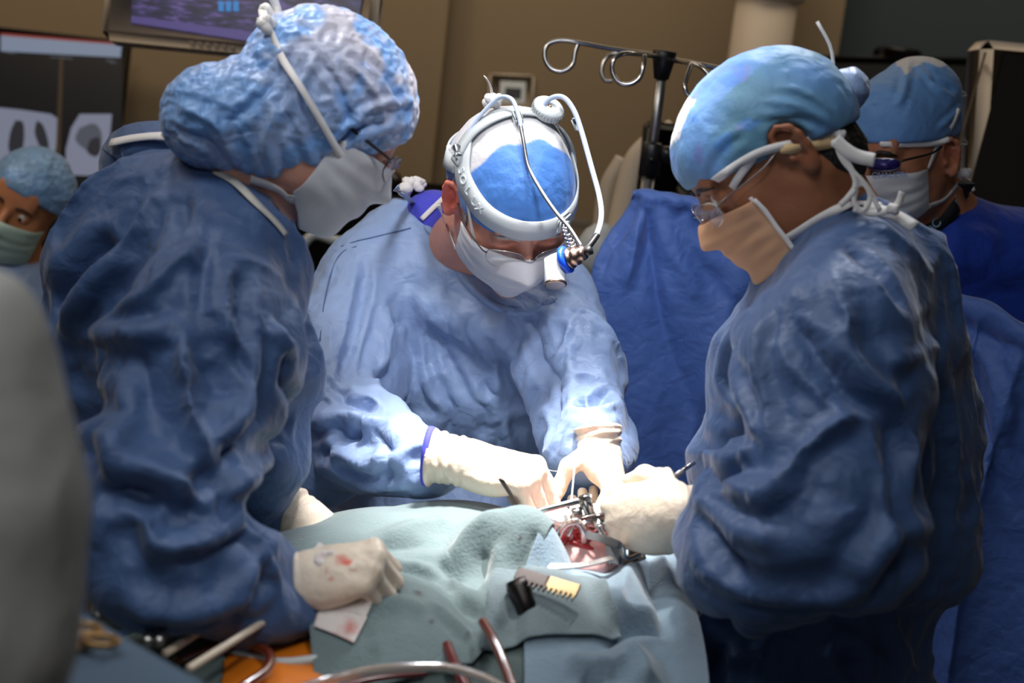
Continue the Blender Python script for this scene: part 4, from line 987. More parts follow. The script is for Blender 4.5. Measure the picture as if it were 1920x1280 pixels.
def tcB(q, c, V):
    w = np.clip(.6-.9*noise(V, 22, 3)+.2*noise(V, 60, 8), 0, 1)[:, None]*(q[:, 2:3] < .09)*.8; c = c*(1-w)+np.array([.70, .78, .50])*w
    for i, (n_, col) in enumerate(((31, (1.4, .6, .8)), (37, (.45, .75, 1.2)))):
        g = ((noise(V, n_, 11+i) > .52) & (q[:, 2] > .04))[:, None]*.45; c = c*(1-g)+np.array(col)*g
    r = ((np.abs(q[:, 0]) < .035) & (q[:, 1] > .03) & (q[:, 2] > .085))[:, None]*1.0
    return c*(1-r)+WHITE*.95*r
capB, cBV, cBF = cap_mesh('tie_back_cap', asst, RB, OB, SB, [(ell((0, -.012, .034), (.083, .107, .088)), .01), (ell((0, -.055, .010), (.080, .068, .070)), .03), (ell((0, .012, .042), (.080, .090, .066)), .01)],
    [((0, .09, .026), (0, -.29, .95))]+EARCUT, slack=1.07, tintf=tcB, seed=14, outmax=.006, h=.0042, kb=.06,
    strokes=[([(1560, 235), (1500, 200), (1440, 190)], .005, .003), ([(1560, 245), (1500, 225), (1430, 230)], .005, -.003), ([(1560, 220), (1520, 180), (1470, 160)], .005, .003), ([(1330, 340), (1350, 290), (1400, 250)], .005, -.0025)])
trBc = bvh((BV, BF), (cBV, cBF))
hr_ = [(xf(ell((0, -.012, .028), (.078, .100, .088)), RB, OB, SB), .01, 'u'), (xf(ell((0, -.046, -.045), (.063, .058, .052)), RB, OB, SB), .03, 'u')]
f = grid_field(hr_, .004)
for p, n in (((0, -.024, 0), (0, 1, .0)), ((0, 0, .03), (0, 0, 1)), ((0, -.018, -.042), (0, 1, -1))): f.add(xf(pln(p, n), RB, OB, SB), .008, 'i')
V, F = f.mesh(); N = normals(V, F); V = V+N*(.0015*noise(V, 160, 2))[:, None]; mesh_obj('hair', V, F, M['hair_black'], asst); trBh = bvh((BV, BF), (cBV, cBF), (V, F))
strap('cap_edging', asst, trBh, [(1302, 368), (1340, 338), (1390, 303), (1430, 283), (1480, 270), (1530, 262), (1572, 250)], .010, .002, 40, 'tape')
o_, _ = strap('printed_headband', asst, trBh, [(1462, 279), (1500, 277), (1545, 270), (1578, 262)], .012, .003, 24, 'band_pattern')
maskB, mgB = mask_mesh('face_mask', asst, RB, OB, SB, trB, top=-.012, bot=-.112, side=52, off=.004, toplow=.012, botrise=.006, m='mask_peach', puff=lambda u, v: .003*max(0, 1-u*u)+.014*v*v, pleats=.0016)
mb = MB(); mb.tube([mgB[j, 0] for j in range(0, 30, 3)]+[mgB[-1, 0]], .0028, 8, smooth_n=20); mb.obj('mask_edging', M['tape'], asst)
strap('mask_tie', asst, trBc, [tuple(mgB[0, 0]), (1352, 400), (1378, 345), (1412, 295)], .009, .002, 26)
strap('mask_tie', asst, trBB, [tuple(mgB[-1, 0]), (1420, 468), (1480, 440), (1540, 405), (1600, 390), (1650, 392)], .011, .006, 40)
mb = MB(); k0 = hitn(trBc, 1562, 262, .008, 1.66)[0]; knot(mb, k0, .013, 3)
for pts, w in (([(1562, 262), (1592, 310), (1605, 345), (1590, 370), (1575, 385)], .007), ([(1565, 262), (1600, 290), (1640, 300)], .016), ([(1600, 350), (1620, 345), (1632, 370), (1618, 395), (1602, 380), (1605, 355)], .006), ([(1600, 390), (1640, 400), (1680, 385), (1692, 360)], .008), ([(1566, 262), (1580, 300), (1625, 350), (1650, 395)], .006)):
    mb.ribbon(spline([P(x, y, 1.585) for x, y in pts], 18), [V3(.2*math.sin(i*.5), .2, 1) for i in range(18)], w, .001)
knot(mb, P(1672, 398, 1.575), .012, 6); mb.obj('tie_knots', M['tape'], asst)
mb = MB(); mb.ribbon(spline([hB(0, -.115, .02), hB(.0, -.135, .05), hB(.0, -.142, .085)], 8), [RB@np.array([1, .0, 0])]*8, .004, .001); mb.obj('cap_tie', M['tape'], asst)
mb = MB(); mb.ribbon(spline([P(1620, 392, 1.60), P(1670, 400, 1.60), P(1715, 425, 1.585)], 10), [V3(0, .6, 1)]*10, .016, .002); mb.obj('neck_binding', M['tape'], asst)
cf = MB()                                               # raised corner of cap behind
V, F = grid_field([(xf(ell((0, -.118, .0), (.03, .030, .028)), RB, OB, SB), .01, 'u')], .004).mesh(); V = V+.004*np.stack([noise(V, 60, k) for k in range(3)], 1); mesh_obj('cap_corner', V, F, M['drape'], asst).data.materials[0] = M['gown_lit']
eyes(asst, RB, OB, SB, (0, 1, -.6)); brows(asst, RB, OB, SB, 'hair_black', .003, trB)
glasses(asst, RB, OB, SB, rim='chrome', rimr=.0006, temple='steel', y=.112, z=-.008, tr=.0009)
RgB3 = frame(V3(-.70, -.06, -.68), V3(-.66, .22, .70)); ogB3 = P(1272, 970, 1.63)
Lg = hand_prims(RgB3, ogB3, 1.02, 1, [(84, 92, 50), (86, 92, 50), (88, 92, 50), (88, 90, 50)], (3, 0, -3, -6), cuff=.075, cuffdir=RgB3.T@V3(.98, -.03, -.15), cuffr=(.036, .040))
make_glove('glove', Lg, asst, 23, cuffring=(ogB3, V3(.98, -.03, -.15), .062), label='left glove', amp=.0014)
# ================================================================== anaesthetist behind the drape
RC_, OC = frame(V3(-.76, -.30, .56), V3(-.06, .96, .28)), P(1692, 284, 2.42); hC = hloc(RC_, OC); SC = 1.0
hipC = P(1850, 900, 2.66)
anes = start_person(hipC[0], hipC[1], 'person in royal blue scrubs with black lanyard and blue tie-on hat standing behind drape')
shC1, shC2 = P(1700, 520, 2.62), P(1985, 480, 2.50); nbC = P(1790, 440, 2.50); chC = P(1840, 600, 2.60)
e1, w1, e2, w2 = P(1680, 760, 2.60), P(1700, 900, 2.45), P(2040, 760, 2.52), P(1950, 900, 2.35)
L = head_prims(RC_, OC, SC, 'open'); nh = len(L)
L += [(cap(hC(0, -.03, -.05), nbC, .056, .066), .03, 'u'), (cap(nbC, chC, .07, .12), .06, 'u'), (cap(chC, (hipC[0], hipC[1], .95), .13, .13), .05, 'u'),
      (cap(nbC, shC1, .05, .055), .05, 'u'), (cap(nbC, shC2, .05, .055), .05, 'u'), (cap(shC1, e1, .05, .04), .03, 'u'), (cap(e1, w1, .04, .026), .02, 'u'), (cap(shC2, e2, .05, .04), .03, 'u'), (cap(e2, w2, .04, .026), .02, 'u')]
hl, hr = np.array([hipC[0]-.1, hipC[1], .92]), np.array([hipC[0]+.1, hipC[1], .92]); L += legs(hl, hr)
def tintC(q, c):
    w = np.clip(1-np.linalg.norm(q-np.array([-.083, -.02, -.003]), axis=1)/.04, 0, 1)[:, None]; c = c*(1-w*.5)+np.array([1.1, .62, .55])*w*.5
    w = (np.clip(.3+noise(q, 300, 3), 0, 1)*(q[:, 2] < -.015)*(q[:, 1] > -.005)*(q[:, 2] > -.12))[:, None]*.22; return c*(1-w)+np.array([.62, .62, .66])*w
Lb = list(L); infC = inflate(Lb, nh, .022)
bodyC, CV, CF = body_mesh(anes, Lb, RC_, OC, SC, .0034, .018, 'skin_tan', tintC); trCb = bvh((CV, CF))
infC = inflate(L, nh, .022)
G = infC+[(cap(P(1765, 470, 2.52), P(1900, 440, 2.5), .055, .055), .04, 'u'), (cap(P(1800, 560, 2.62), P(1960, 540, 2.56), .10, .10), .06, 'u'), (cap(P(1840, 460, 2.58), P(1930, 470, 2.55), .07, .07), .05, 'u'), (cap((hipC[0], hipC[1], 1.0), (hipC[0], hipC[1], .5), .17, .16), .05, 'u')]
scr, sV, sF = gown_mesh('scrub_top', anes, G, h=.011, slack=1.05, m='scrub', kb=.14, seed=31, it=80, ridge=(9, .012))
tC_ = bvh((sV, sF)); tCb2 = bvh((CV, CF), (sV, sF))
capC, cV, cF = cap_mesh('tie_on_hat', anes, RC_, OC, SC, [(ell((0, -.012, .036), (.084, .106, .090)), .01), (cap((0, .035, .07), (0, -.05, .09), .058, .062, ((1, 0, 0), .85)), .03), (ell((0, .055, .085), (.055, .03, .035)), .02)],
    [((0, .09, .036), (0, -.10, 1))]+EARCUT, slack=1.05, seed=7, outmax=.005, h=.0046, kb=.06,
    tintf=lambda q, c, V: np.where(((q[:, 2] > (.143)-.12*np.abs(q[:, 1]+.01)**1.2+.004*np.sin(q[:, 0]*90+q[:, 1]*70)))[:, None], WHITE*.8, c),
    strokes=[([(1705, 112), (1695, 170), (1680, 200)], .006, .005), ([(1710, 115), (1750, 160), (1790, 190)], .006, .005), ([(1640, 140), (1660, 180)], .006, -.005), ([(1800, 200), (1760, 240)], .005, .004), ([(1610, 200), (1640, 180), (1700, 190)], .005, -.003), ([(1740, 150), (1790, 170)], .005, -.004)])
trCc = bvh((CV, CF), (cV, cF))
strap('hat_edging', anes, trCc, [(1585, 262), (1620, 266), (1660, 270), (1700, 271), (1745, 269), (1780, 262)], .0085, .0045, 30)
maskC, mgC = mask_mesh('face_mask', anes, RC_, OC, SC, trCb, top=-.012, bot=-.125, side=68, off=.005, toplow=.004, botrise=.04, puff=lambda u, v: .004*max(0, 1-u*u)+.012*v*max(0, 1-u*u), pleats=.0012)
strap('mask_tie', anes, trCc, [tuple(mgC[0, 0]), (1760, 270), (1785, 235), (1797, 205)], .008, .002, 26)
strap('mask_tie', anes, tCb2, [tuple(mgC[-1, 0]), (1740, 385), (1770, 372), (1795, 345)], .008, .003, 20)
mb = MB(); knot(mb, P(1808, 330, 2.42), .018, 3); mb.ribbon(spline([P(1808, 330, 2.42), P(1820, 345, 2.41), P(1826, 358, 2.41)], 8), [V3(0, 0, 1)]*8, .006, .001); mb.obj('mask_knot', M['tape'], anes)
for pts in ([(1792, 165), (1806, 172), (1812, 178), (1800, 182)], [(1795, 258), (1810, 262), (1812, 270), (1797, 270)]):
    MB().ribbon(spline([P(x, y, 2.44) for x, y in pts], 12), [V3(.3, 1, .2)]*12, .008, .001).obj('hat_tie', M['tape'], anes)
M['lens_violet'] = mat('violet_coated_lens', srgb(40, 30, 110), .05, .3, coat=1)
eyes(anes, RC_, OC, SC, (0, 1, -.4)); brows(anes, RC_, OC, SC, 'hair_black', .0042, trCb)
glasses(anes, RC_, OC, SC, rim='chrome', rimr=.0012, temple='black', y=.106, z=.004, tr=.0020, tint='lens_violet', rz=.0105)
txt = text_obj('mask_print', 'OHALION', .0125, *(lambda h, n: (h, np.stack([unit(V3(.98, .0, .2)-n*(V3(.98, .0, .2)@n)), np.cross(n, unit(V3(.98, .0, .2)-n*(V3(.98, .0, .2)@n))), n], 1)))(*hitn(bvh(maskC), 1668, 328, .0025, 2.3)), M['blue_print'], anes, .0002)
# lanyard
la, lq = strap('lanyard', anes, tCb2, [(1812, 345), (1802, 362), (1785, 390), (1765, 415), (1745, 432), (1735, 445)], .024, .009, 26, 'lanyard')
lt = bvh(la)
for st, px, py in (('NH', 1793, 369), ('HO', 1752, 425)):
    h, n = hitn(lt, px, py, .0012, 2.4); d = V3(.62, .78, .0) if st == 'NH' else V3(.62, .70, 0); d = unit(d-n*(d@n)); text_obj('lanyard_print', st, .021, h, np.stack([d, np.cross(n, d), n], 1), M['letters'], la, .0003)
# ================================================================== observer at the far left
RD, OD = frame(V3(-.06, -.26, .96), V3(.50, .82, .24)), P(44, 384, 3.15); hD = hloc(RD, OD)
hipD = P(-40, 900, 3.3)
obs = start_person(hipD[0], hipD[1], 'person with brown eyes in pale bouffant cap and mask peering in at far left')
nbD, chD = P(15, 500, 3.22), P(-20, 640, 3.26); s1, s2 = P(-140, 590, 3.2), P(110, 600, 3.3)
e1, w1, e2, w2 = P(-170, 820, 3.2), P(-90, 900, 3.0), P(120, 800, 3.3), P(60, 900, 3.1)
L = head_prims(RD, OD, .98, 'open', (0, 0)); nh = len(L)
L += [(cap(hD(0, -.03, -.05), nbD, .05, .058), .03, 'u'), (cap(nbD, chD, .06, .11), .06, 'u'), (cap(chD, (hipD[0], hipD[1], .95), .11, .12), .05, 'u'), (cap(nbD, s1, .045, .05), .05, 'u'), (cap(nbD, s2, .045, .05), .05, 'u'),
      (cap(s1, e1, .045, .036), .03, 'u'), (cap(e1, w1, .036, .026), .02, 'u'), (cap(s2, e2, .045, .036), .03, 'u'), (cap(e2, w2, .036, .026), .02, 'u')]
L += legs(np.array([hipD[0]-.1, hipD[1], .92]), np.array([hipD[0]+.1, hipD[1], .92]))
bodyD, DV, DF = body_mesh(obs, L, RD, OD, .98, .0042, .02, 'skin_olive')
gown_mesh('scrub_top', obs, inflate(L, nh, .02)+[(cap((hipD[0], hipD[1], 1.0), (hipD[0], hipD[1], .5), .16, .16), .05, 'u')], h=.014, slack=1.04, m='gown_lit', kb=.14, seed=41, it=50, ridge=(8, .01))
cap_mesh('bouffant_cap', obs, RD, OD, .98, [(ell((0, -.012, .038), (.090, .106, .098)), .01), (ell((0, -.05, .0), (.094, .08, .08)), .04)], [((0, .09, .048), (0, -.30, .95))], slack=1.12, seed=17, outmax=.008, inmax=.004, h=.006, kb=.06, m='bouffant', sub=1,
    tintf=lambda q, c, V: c*np.array([.85, .80, .70])+.45*np.clip(noise(V, 28, 2), 0, 1)[:, None])
trD = bvh((DV, DF))
mask_mesh('face_mask', obs, RD, OD, .98, trD, top=-.014, bot=-.125, side=70, off=.005, toplow=.004, botrise=.02, puff=lambda u, v: .01*max(0, 1-u*u), n=(26, 22), m='mask')
M['mask_mint'] = mat('pale_mint_mask', srgb(196, 222, 210), .7); [c for c in obs.children if c.name.startswith('face_mask')][0].data.materials[0] = M['mask_mint']
eyes(obs, RD, OD, .98, (.1, 1, -.35)); brows(obs, RD, OD, .98, 'hair_brown', .0030, trD)
# ================================================================== person in grey-white gown at the near left edge
hipW = np.array([-.62, .58, 0])
near_p = start_person(hipW[0], hipW[1], 'person in greyish white gown, blurred, cut off at the left edge of the photo')
RW, OW = frame(V3(.7, -.4, -.6), V3(.2, .95, .2)), np.array([-.56, .62, 1.66]); hW = hloc(RW, OW)
shW, elW, wrW = P(-95, 690, .80), P(-65, 1120, .80), P(-100, 1450, .90)
shW2, elW2, wrW2 = np.array([-.80, .66, 1.40]), np.array([-.84, .72, 1.14]), np.array([-.72, .92, 1.12])
nbW, chW = np.array([-.57, .62, 1.48]), np.array([-.60, .60, 1.28])
L = head_prims(RW, OW, 1.0, 'open'); nh = len(L)
L += [(cap(hW(0, -.03, -.05), nbW, .055, .065), .03, 'u'), (cap(nbW, chW, .07, .10), .06, 'u'), (cap(chW, (hipW[0], hipW[1], .98), .11, .12), .05, 'u'), (cap(nbW, shW, .045, .035), .05, 'u'), (cap(nbW, shW2, .05, .05), .05, 'u'),
      (cap(shW, elW, .036, .034), .03, 'u'), (cap(elW, wrW, .034, .026), .02, 'u'), (cap(shW2, elW2, .045, .036), .03, 'u'), (cap(elW2, wrW2, .036, .026), .02, 'u')]
L += legs(np.array([hipW[0]-.1, hipW[1], .92]), np.array([hipW[0]+.1, hipW[1], .92]))
body_mesh(near_p, L, RW, OW, 1.0, .006, .02, 'skin_fair')
gown_mesh('gown', near_p, inflate(L, nh, .018)+[(cap(P(-95, 650, .8), P(-60, 900, .8), .052, .058), .03, 'u'), (cap(P(-60, 900, .8), P(-90, 1330, .82), .058, .052), .03, 'u'), (cap((hipW[0], hipW[1], 1.0), (hipW[0], hipW[1], .45), .16, .19), .05, 'u')], h=.012, slack=1.03, m='white_fabric', kb=.16, seed=51, it=50, ridge=(10, .006), zlow=.9, outmax=.008, inmax=.006)
cap_mesh('bouffant_cap', near_p, RW, OW, 1.0, [(ell((0, -.012, .038), (.090, .110, .098)), .01)], [((0, .09, .040), (0, -.50, .85))], slack=1.08, seed=18, outmax=.008, h=.007, m='bouffant', sub=0)
# ================================================================== the room
def slab(name, lo, hi, m, parent=None):
    lo = np.array(lo, float); hi = np.array(hi, float); return tag(MB().box((lo+hi)/2, (hi-lo)/2).obj(name, M[m], base=tuple((lo+hi)/2), smooth_=False), kind='structure')
xc = P(845, 60, 4.45)[0]; xe = P(1556, 60, 4.45)[0]
slab('floor', (-3.2, -1.6, -.1), (3.4, 5.2, 0), 'floor'); slab('ceiling', (-3.2, -1.6, 3.0), (3.4, 5.2, 3.1), 'ceiling')
slab('wall_left', (-3.3, -1.6, 0), (-3.2, 5.2, 3.0), 'wall'); slab('wall_right', (3.4, -1.6, 0), (3.5, 5.2, 3.0), 'wall')
slab('wall_back', (-3.2, 4.32, 0), (xc, 5.2, 3.0), 'wall'); slab('wall_back_middle', (xc, 4.40, 0), (xe, 5.2, 3.0), 'wall'); slab('wall_back_right', (xe, 4.62, 0), (3.4, 5.2, 3.0), 'wall_teal')
slab('baseboard_back', (xc, 4.385, 0), (xe, 4.40, .1), 'black')
# round column
cp = P(1430, 60, 4.1); cm = MB().lathe((cp[0], cp[1], 0), (0, 0, 1), [(.001, 0), (.088, 0), (.088, 3.0), (.001, 3.0)], 40).lathe((cp[0], cp[1], P(1430, 2, 4.1)[2]), (0, 0, 1), [(.088, 0), (.105, .004), (.105, .06), (.088, .07)], 40)
tag(cm.obj('column', M['cream_plastic'], base=(cp[0], cp[1], 0)), 'pale round column rising behind the drip stand', 'column')
# --- panels placed by their photo corners
def panel(corners, d, th, bev=.004):                     # frame from three photo corners, facing the camera
    a, b, c = [P(x, y, dd) for (x, y), dd in zip(corners, d if hasattr(d, '__len__') else [d]*3)]  # top-left, top-right, bottom-left
    X = b-a; Y = a-c; w, h = np.linalg.norm(X), np.linalg.norm(Y); X = X/w; Y = unit(Y-X*(Y@X)); Z = np.cross(X, Y)
    return (a+b+c+ (b-a)*0 - a + (c-a)*0)/2*1.0 if False else a+X*w/2-Y*h/2, np.stack([X, Y, Z], 1), w, h
# radiograph viewer on the wall
cen, R, w, h = panel([(-260, 20), (238, 76), (-280, 400)], 4.05, .05)
v = MB().box(cen-R[:, 2]*.03, (w/2, h/2, .03), R, .006).obj('wall_monitor', M['black']); tag(v, 'wide black wall monitor showing two chest radiographs', 'monitor')
M['xray_off'] = mat('black_film', srgb(8, 8, 10), .3, emit=((.004, .004, .005, 1), 1))
def nodes_mat(name, build):
    m = bpy.data.materials.new(name); m.use_nodes = True; build(m.node_tree, m.node_tree.nodes, m.node_tree.links, m.node_tree.nodes['Principled BSDF']); return m
def glow(name, col, s, rough=.3): return mat(name, (0.01, 0.01, 0.01, 1), rough, emit=(col, s))
M['scr_bar'] = glow('glowing_title_bar', srgb(150, 165, 190), .55); M['scr_red'] = glow('glowing_red_line', srgb(170, 70, 60), .5); M['scr_grey'] = glow('glowing_film_grey', srgb(150, 155, 178), .55)
M['scr_lung'] = glow('glowing_film_dark', srgb(52, 54, 62), .5); M['scr_line'] = glow('glowing_divider', srgb(84, 66, 46), .4); M['scr_mid'] = glow('glowing_film_mid', srgb(100, 104, 118), .5)
tr_v = None
def on_panel(cen, R, px, py):                             # photo pixel -> point on the panel plane (local u, v)
    r = RAY(px, py); t = ((cen-CAM)@R[:, 2])/(r@R[:, 2]); q = CAM+r*t-cen; return q@R[:, 0], q@R[:, 1]
def decal(name, parent, cen, R, pts, m, lift=.001, sm=0):
    uv = [on_panel(cen, R, x, y) for x, y in pts]
    if sm: uv = [tuple(q[:2]) for q in spline([(a, b, 0) for a, b in uv+uv[:1]], sm)[:-1]]
    V = [cen+R[:, 0]*a+R[:, 1]*b+R[:, 2]*(lift) for a, b in uv]; V += [p_-R[:, 2]*(lift*.7) for p_ in V]; n = len(uv)
    F = [list(range(n)), list(range(n, 2*n))[::-1]]+[[i, i+n, (i+1) % n+n, (i+1) % n] for i in range(n)]
    return mesh_obj(name, np.array(V), F, M[m], parent, smooth_=False)
sc_ = decal('screen', v, cen, R, [(-230, 40), (230, 92), (228, 425), (-240, 385)], 'xray_off', .001)
decal('title_bar', sc_, cen, R, [(2, 66), (229, 84), (226, 108), (2, 96)], 'scr_bar', .003); decal('red_line', sc_, cen, R, [(2, 62), (229, 81), (229, 85), (2, 67)], 'scr_red', .0032)
decal('divider', sc_, cen, R, [(112, 108), (119, 109), (112, 326), (104, 326)], 'scr_line', .003)
decal('chest_film', sc_, cen, R, [(-120, 208), (-60, 196), (40, 206), (96, 214), (108, 222), (106, 270), (96, 330), (40, 350), (-80, 340), (-130, 300)], 'scr_grey', .003)
decal('lung', sc_, cen, R, [(30, 226), (44, 230), (46, 260), (40, 282), (18, 284), (20, 250)], 'scr_lung', .0045, 24); decal('lung', sc_, cen, R, [(70, 226), (82, 236), (92, 270), (88, 294), (78, 280), (66, 250)], 'scr_lung', .0045, 24)
decal('side_film', sc_, cen, R, [(150, 214), (210, 214), (206, 260), (190, 330), (124, 328), (124, 280), (134, 240)], 'scr_grey', .003)
decal('side_shadow', sc_, cen, R, [(150, 240), (178, 232), (192, 254), (184, 290), (160, 280), (142, 262)], 'scr_mid', .0045, 24); decal('side_heart', sc_, cen, R, [(170, 262), (186, 258), (190, 280), (180, 294), (164, 284)], 'scr_lung', .005, 20)
for px, py in ((14, 96), (22, 98), (102, 106), (118, 106), (130, 108), (206, 112), (212, 116)): decal('caption', sc_, cen, R, [(px-7, py), (px+7, py+1), (px+7, py+3), (px-7, py+2)], 'scr_mid', .003)
# shelf below
a_ = P(150, 430, 4.2); MBs = MB().box((a_[0]-.2, 4.25, a_[2]), (.45, .07, .012), None, .004).box((a_[0]-.2, 4.30, a_[2]-.05), (.45, .02, .04), None, .004); tag(MBs.obj('wall_shelf', M['dark_steel']), 'narrow dark shelf below the wall monitor', 'shelf')
# patient monitor hanging from an arm
cen, R, w, h = panel([(206, -150), (720, -100), (196, 72)], (2.95, 2.95, 2.95), .05)
pm = MB().box(cen-R[:, 2]*.045, (w/2, h/2, .045), R, .018).box(cen-R[:, 2]*.10, (w*.36, h*.36, .03), R, .012).obj('patient_monitor', M['cream_plastic']); tag(pm, 'beige patient monitor with lit violet screen hanging at top left', 'monitor')
def scr(nt, n, L, b):
    tc = n.new('ShaderNodeTexCoord'); mp = n.new('ShaderNodeMapping'); mp.inputs['Scale'].default_value = (14, 14, 60); ns = n.new('ShaderNodeTexNoise'); ns.inputs['Scale'].default_value = 2; ns.inputs['Detail'].default_value = 4
    L.new(tc.outputs['Object'], mp.inputs[0]); L.new(mp.outputs[0], ns.inputs['Vector']); cr = n.new('ShaderNodeValToRGB'); L.new(ns.outputs['Fac'], cr.inputs[0])
    e = cr.color_ramp.elements; e[0].position = .40; e[0].color = srgb(26, 22, 48); e[1].position = .66; e[1].color = srgb(96, 78, 140); k = e.new(.52); k.color = srgb(38, 38, 80)
    b.inputs['Base Color'].default_value = (.02, .02, .03, 1); b.inputs['Roughness'].default_value = .3; L.new(cr.outputs[0], b.inputs['Emission Color']); b.inputs['Emission Strength'].default_value = .8
M['pm_screen'] = nodes_mat('lit_vital_signs', scr); M['pm_blue'] = glow('lit_blue_digits', srgb(30, 120, 190), .9); M['pm_violet'] = glow('lit_violet_band', srgb(88, 76, 140), .7); M['pm_btn'] = mat('grey_button', srgb(120, 104, 88), .5)
s2 = decal('screen', pm, cen, R, [(248, -120), (690, -80), (662, 112), (247, 42)], 'pm_screen', .0015)
decal('menu_band', s2, cen, R, [(247, 30), (500, 64), (560, 84), (560, 92), (247, 43)], 'pm_violet', .003)
for i in range(3): decal('digit', s2, cen, R, [(410+i*14, 2), (420+i*14, 3), (420+i*14, 22), (410+i*14, 21)], 'pm_blue', .003)
for i in range(6): decal('button', pm, cen, R, [(355+i*15, 76+i*1.6), (364+i*15, 77+i*1.6), (364+i*15, 85+i*1.6), (355+i*15, 84+i*1.6)], 'pm_btn', .002)
ap = cen+R[:, 1]*(h/2-.02)-R[:, 2]*.1; MB().tube([ap, ap+np.array([0, .25, .05]), (ap[0], ap[1]+.3, 2.99)], .022, 14, smooth_n=20).obj('support_arm', M['cream_plastic'], pm)
# wall socket box
cen, R, w, h = panel([(918, 138), (1002, 142), (914, 212)], 4.33, .03)
ws = MB().box(cen-R[:, 2]*.0, (w/2, h/2, .018), R, .006).obj('wall_switch_box', M['cream_plastic']); tag(ws, 'small cream electrical box on the tan wall behind the surgeon', 'switch')
decal('recess', ws, cen, R, [(938, 154), (986, 156), (984, 196), (936, 194)], 'grey_plastic', .0195); decal('socket', ws, cen, R, [(948, 166), (978, 168), (976, 188), (946, 186)], 'black', .021)
# dark display behind the anaesthetist
cen, R, w, h = panel([(1490, 102), (1870, 108), (1484, 330)], 4.2, .05)
dd = MB().box(cen-R[:, 2]*.03, (w/2, h/2, .03), R, .006).obj('dark_display', M['black']); tag(dd, 'switched-off black display on the dark wall at right', 'monitor'); decal('screen', dd, cen, R, [(1502, 118), (1858, 124), (1850, 320), (1498, 318)], 'screen_off', .0015)
MB().box((cen+R[:, 2]*-.1), (.06, .06, .22), None, .01).obj('wall_bracket', M['dark_steel'], dd)
# big pale monitor at the right edge
M['screen_grey'] = mat('unlit_grey_screen', srgb(58, 56, 52), .35)
cen, R, w, h = panel([(1850, 72), (2250, 110), (1716, 560)], (2.95, 3.15, 2.95), .05)
rm = MB().box(cen-R[:, 2]*.04, (w/2, h/2, .04), R, .02).box(cen-R[:, 2]*.10, (w*.4, h*.4, .04), R, .02).obj('anaesthesia_monitor', M['cream_plastic']); tag(rm, 'large cream framed monitor with unlit screen at the right edge', 'monitor')
decal('screen', rm, cen, R, [(1884, 100), (2230, 135), (2120, 560), (1780, 490)], 'screen_grey', .002)
decal('frame_groove', rm, cen, R, [(1845, 98), (1849, 98), (1745, 470), (1741, 470)], 'wall', .002)
b0 = cen-R[:, 2]*.14; MB().tube([b0, b0+np.array([0, .06, -.2]), (b0[0], b0[1]+.08, .10)], .03, 14, smooth_n=14).box((b0[0], b0[1]+.08, .05), (.28, .24, .05), None, .02).obj('stand', M['cream_plastic'], rm)
# anaesthesia machine behind the pole
am0 = P(1225, 420, 3.15)
am = MB().box((am0[0]+.05, am0[1]+.25, .75), (.30, .25, .55), None, .03).obj('anaesthesia_machine', M['cream_plastic']); tag(am, 'cream and black anaesthesia machine behind the drip stand', 'medical machine')
def mpart(name, pts, d, th, m, r=.02):
    a = np.array([P(x, y, d) for x, y in pts]); n = len(a); sp = spline(np.vstack([a, a[:1]]), n*6)[:-1]; sp = .5*sp+.5*np.array([a[0]*0+q for q in sp]); bk = sp+np.array([0, th, 0]); k = len(sp)
    return mesh_obj(name, np.vstack([sp, bk]), [list(range(k)), list(range(k, 2*k))[::-1]]+[[i, i+k, (i+1) % k+k, (i+1) % k] for i in range(k)], M[m], am, smooth_=False)
MB().tube([P(1268, 250, 3.1), P(1215, 285, 3.1), P(1190, 330, 3.1), P(1160, 470, 3.1), P(1150, 560, 3.1)], .035, 16, smooth_n=24).obj('side_frame', M['cream_plastic'], am)
MB().tube([P(1170, 300, 3.2), P(1142, 350, 3.2), P(1130, 420, 3.2), P(1128, 520, 3.2)], .022, 16, smooth_n=24).obj('outer_frame', M['cream_plastic'], am)
MB().box(P(1285, 262, 3.05), (.07, .05, .014), None, .008).obj('top_shelf', M['cream_plastic'], am)
MB().box(P(1262, 340, 3.05), (.075, .06, .12), None, .01).obj('control_panel', M['black'], am); MB().lathe(P(1252, 288, 3.0), V3(.2, .2, 1), [(.001, 0), (.022, 0), (.022, .02), (.001, .022)], 20).obj('dial', M['black'], am)
MB().sphere(P(1125, 470, 3.0), (.05, .05, .06)).obj('breathing_bag', M['grey_plastic'], am)
# small clutter between the heads
u1 = P(725, 345, 3.5); ob = MB().lathe((u1[0], u1[1], u1[2]-.02), (0, 0, 1), [(.001, 0), (.035, 0), (.04, .03), (.03, .05), (.001, .055)], 20).obj('equipment_knob', M['dark_steel'], base=(u1[0], u1[1], u1[2]-.02))
cart = MB().box((u1[0]-.02, u1[1]+.15, (u1[2]-.02)/2), (.26, .22, (u1[2]-.02)/2), None, .02).obj('equipment_cart', M['black'], base=(u1[0], u1[1]+.15, 0)); tag(cart, 'dark equipment cart seen between nurse and surgeon', 'cart')
ob.parent = cart; ob.location = ob.location-cart.location
MB().tube([P(560, 470, 3.4), P(590, 440, 3.4), P(640, 452, 3.4), P(690, 430, 3.4)], .012, 10, smooth_n=20).obj('cable', M['grey_plastic'], cart)
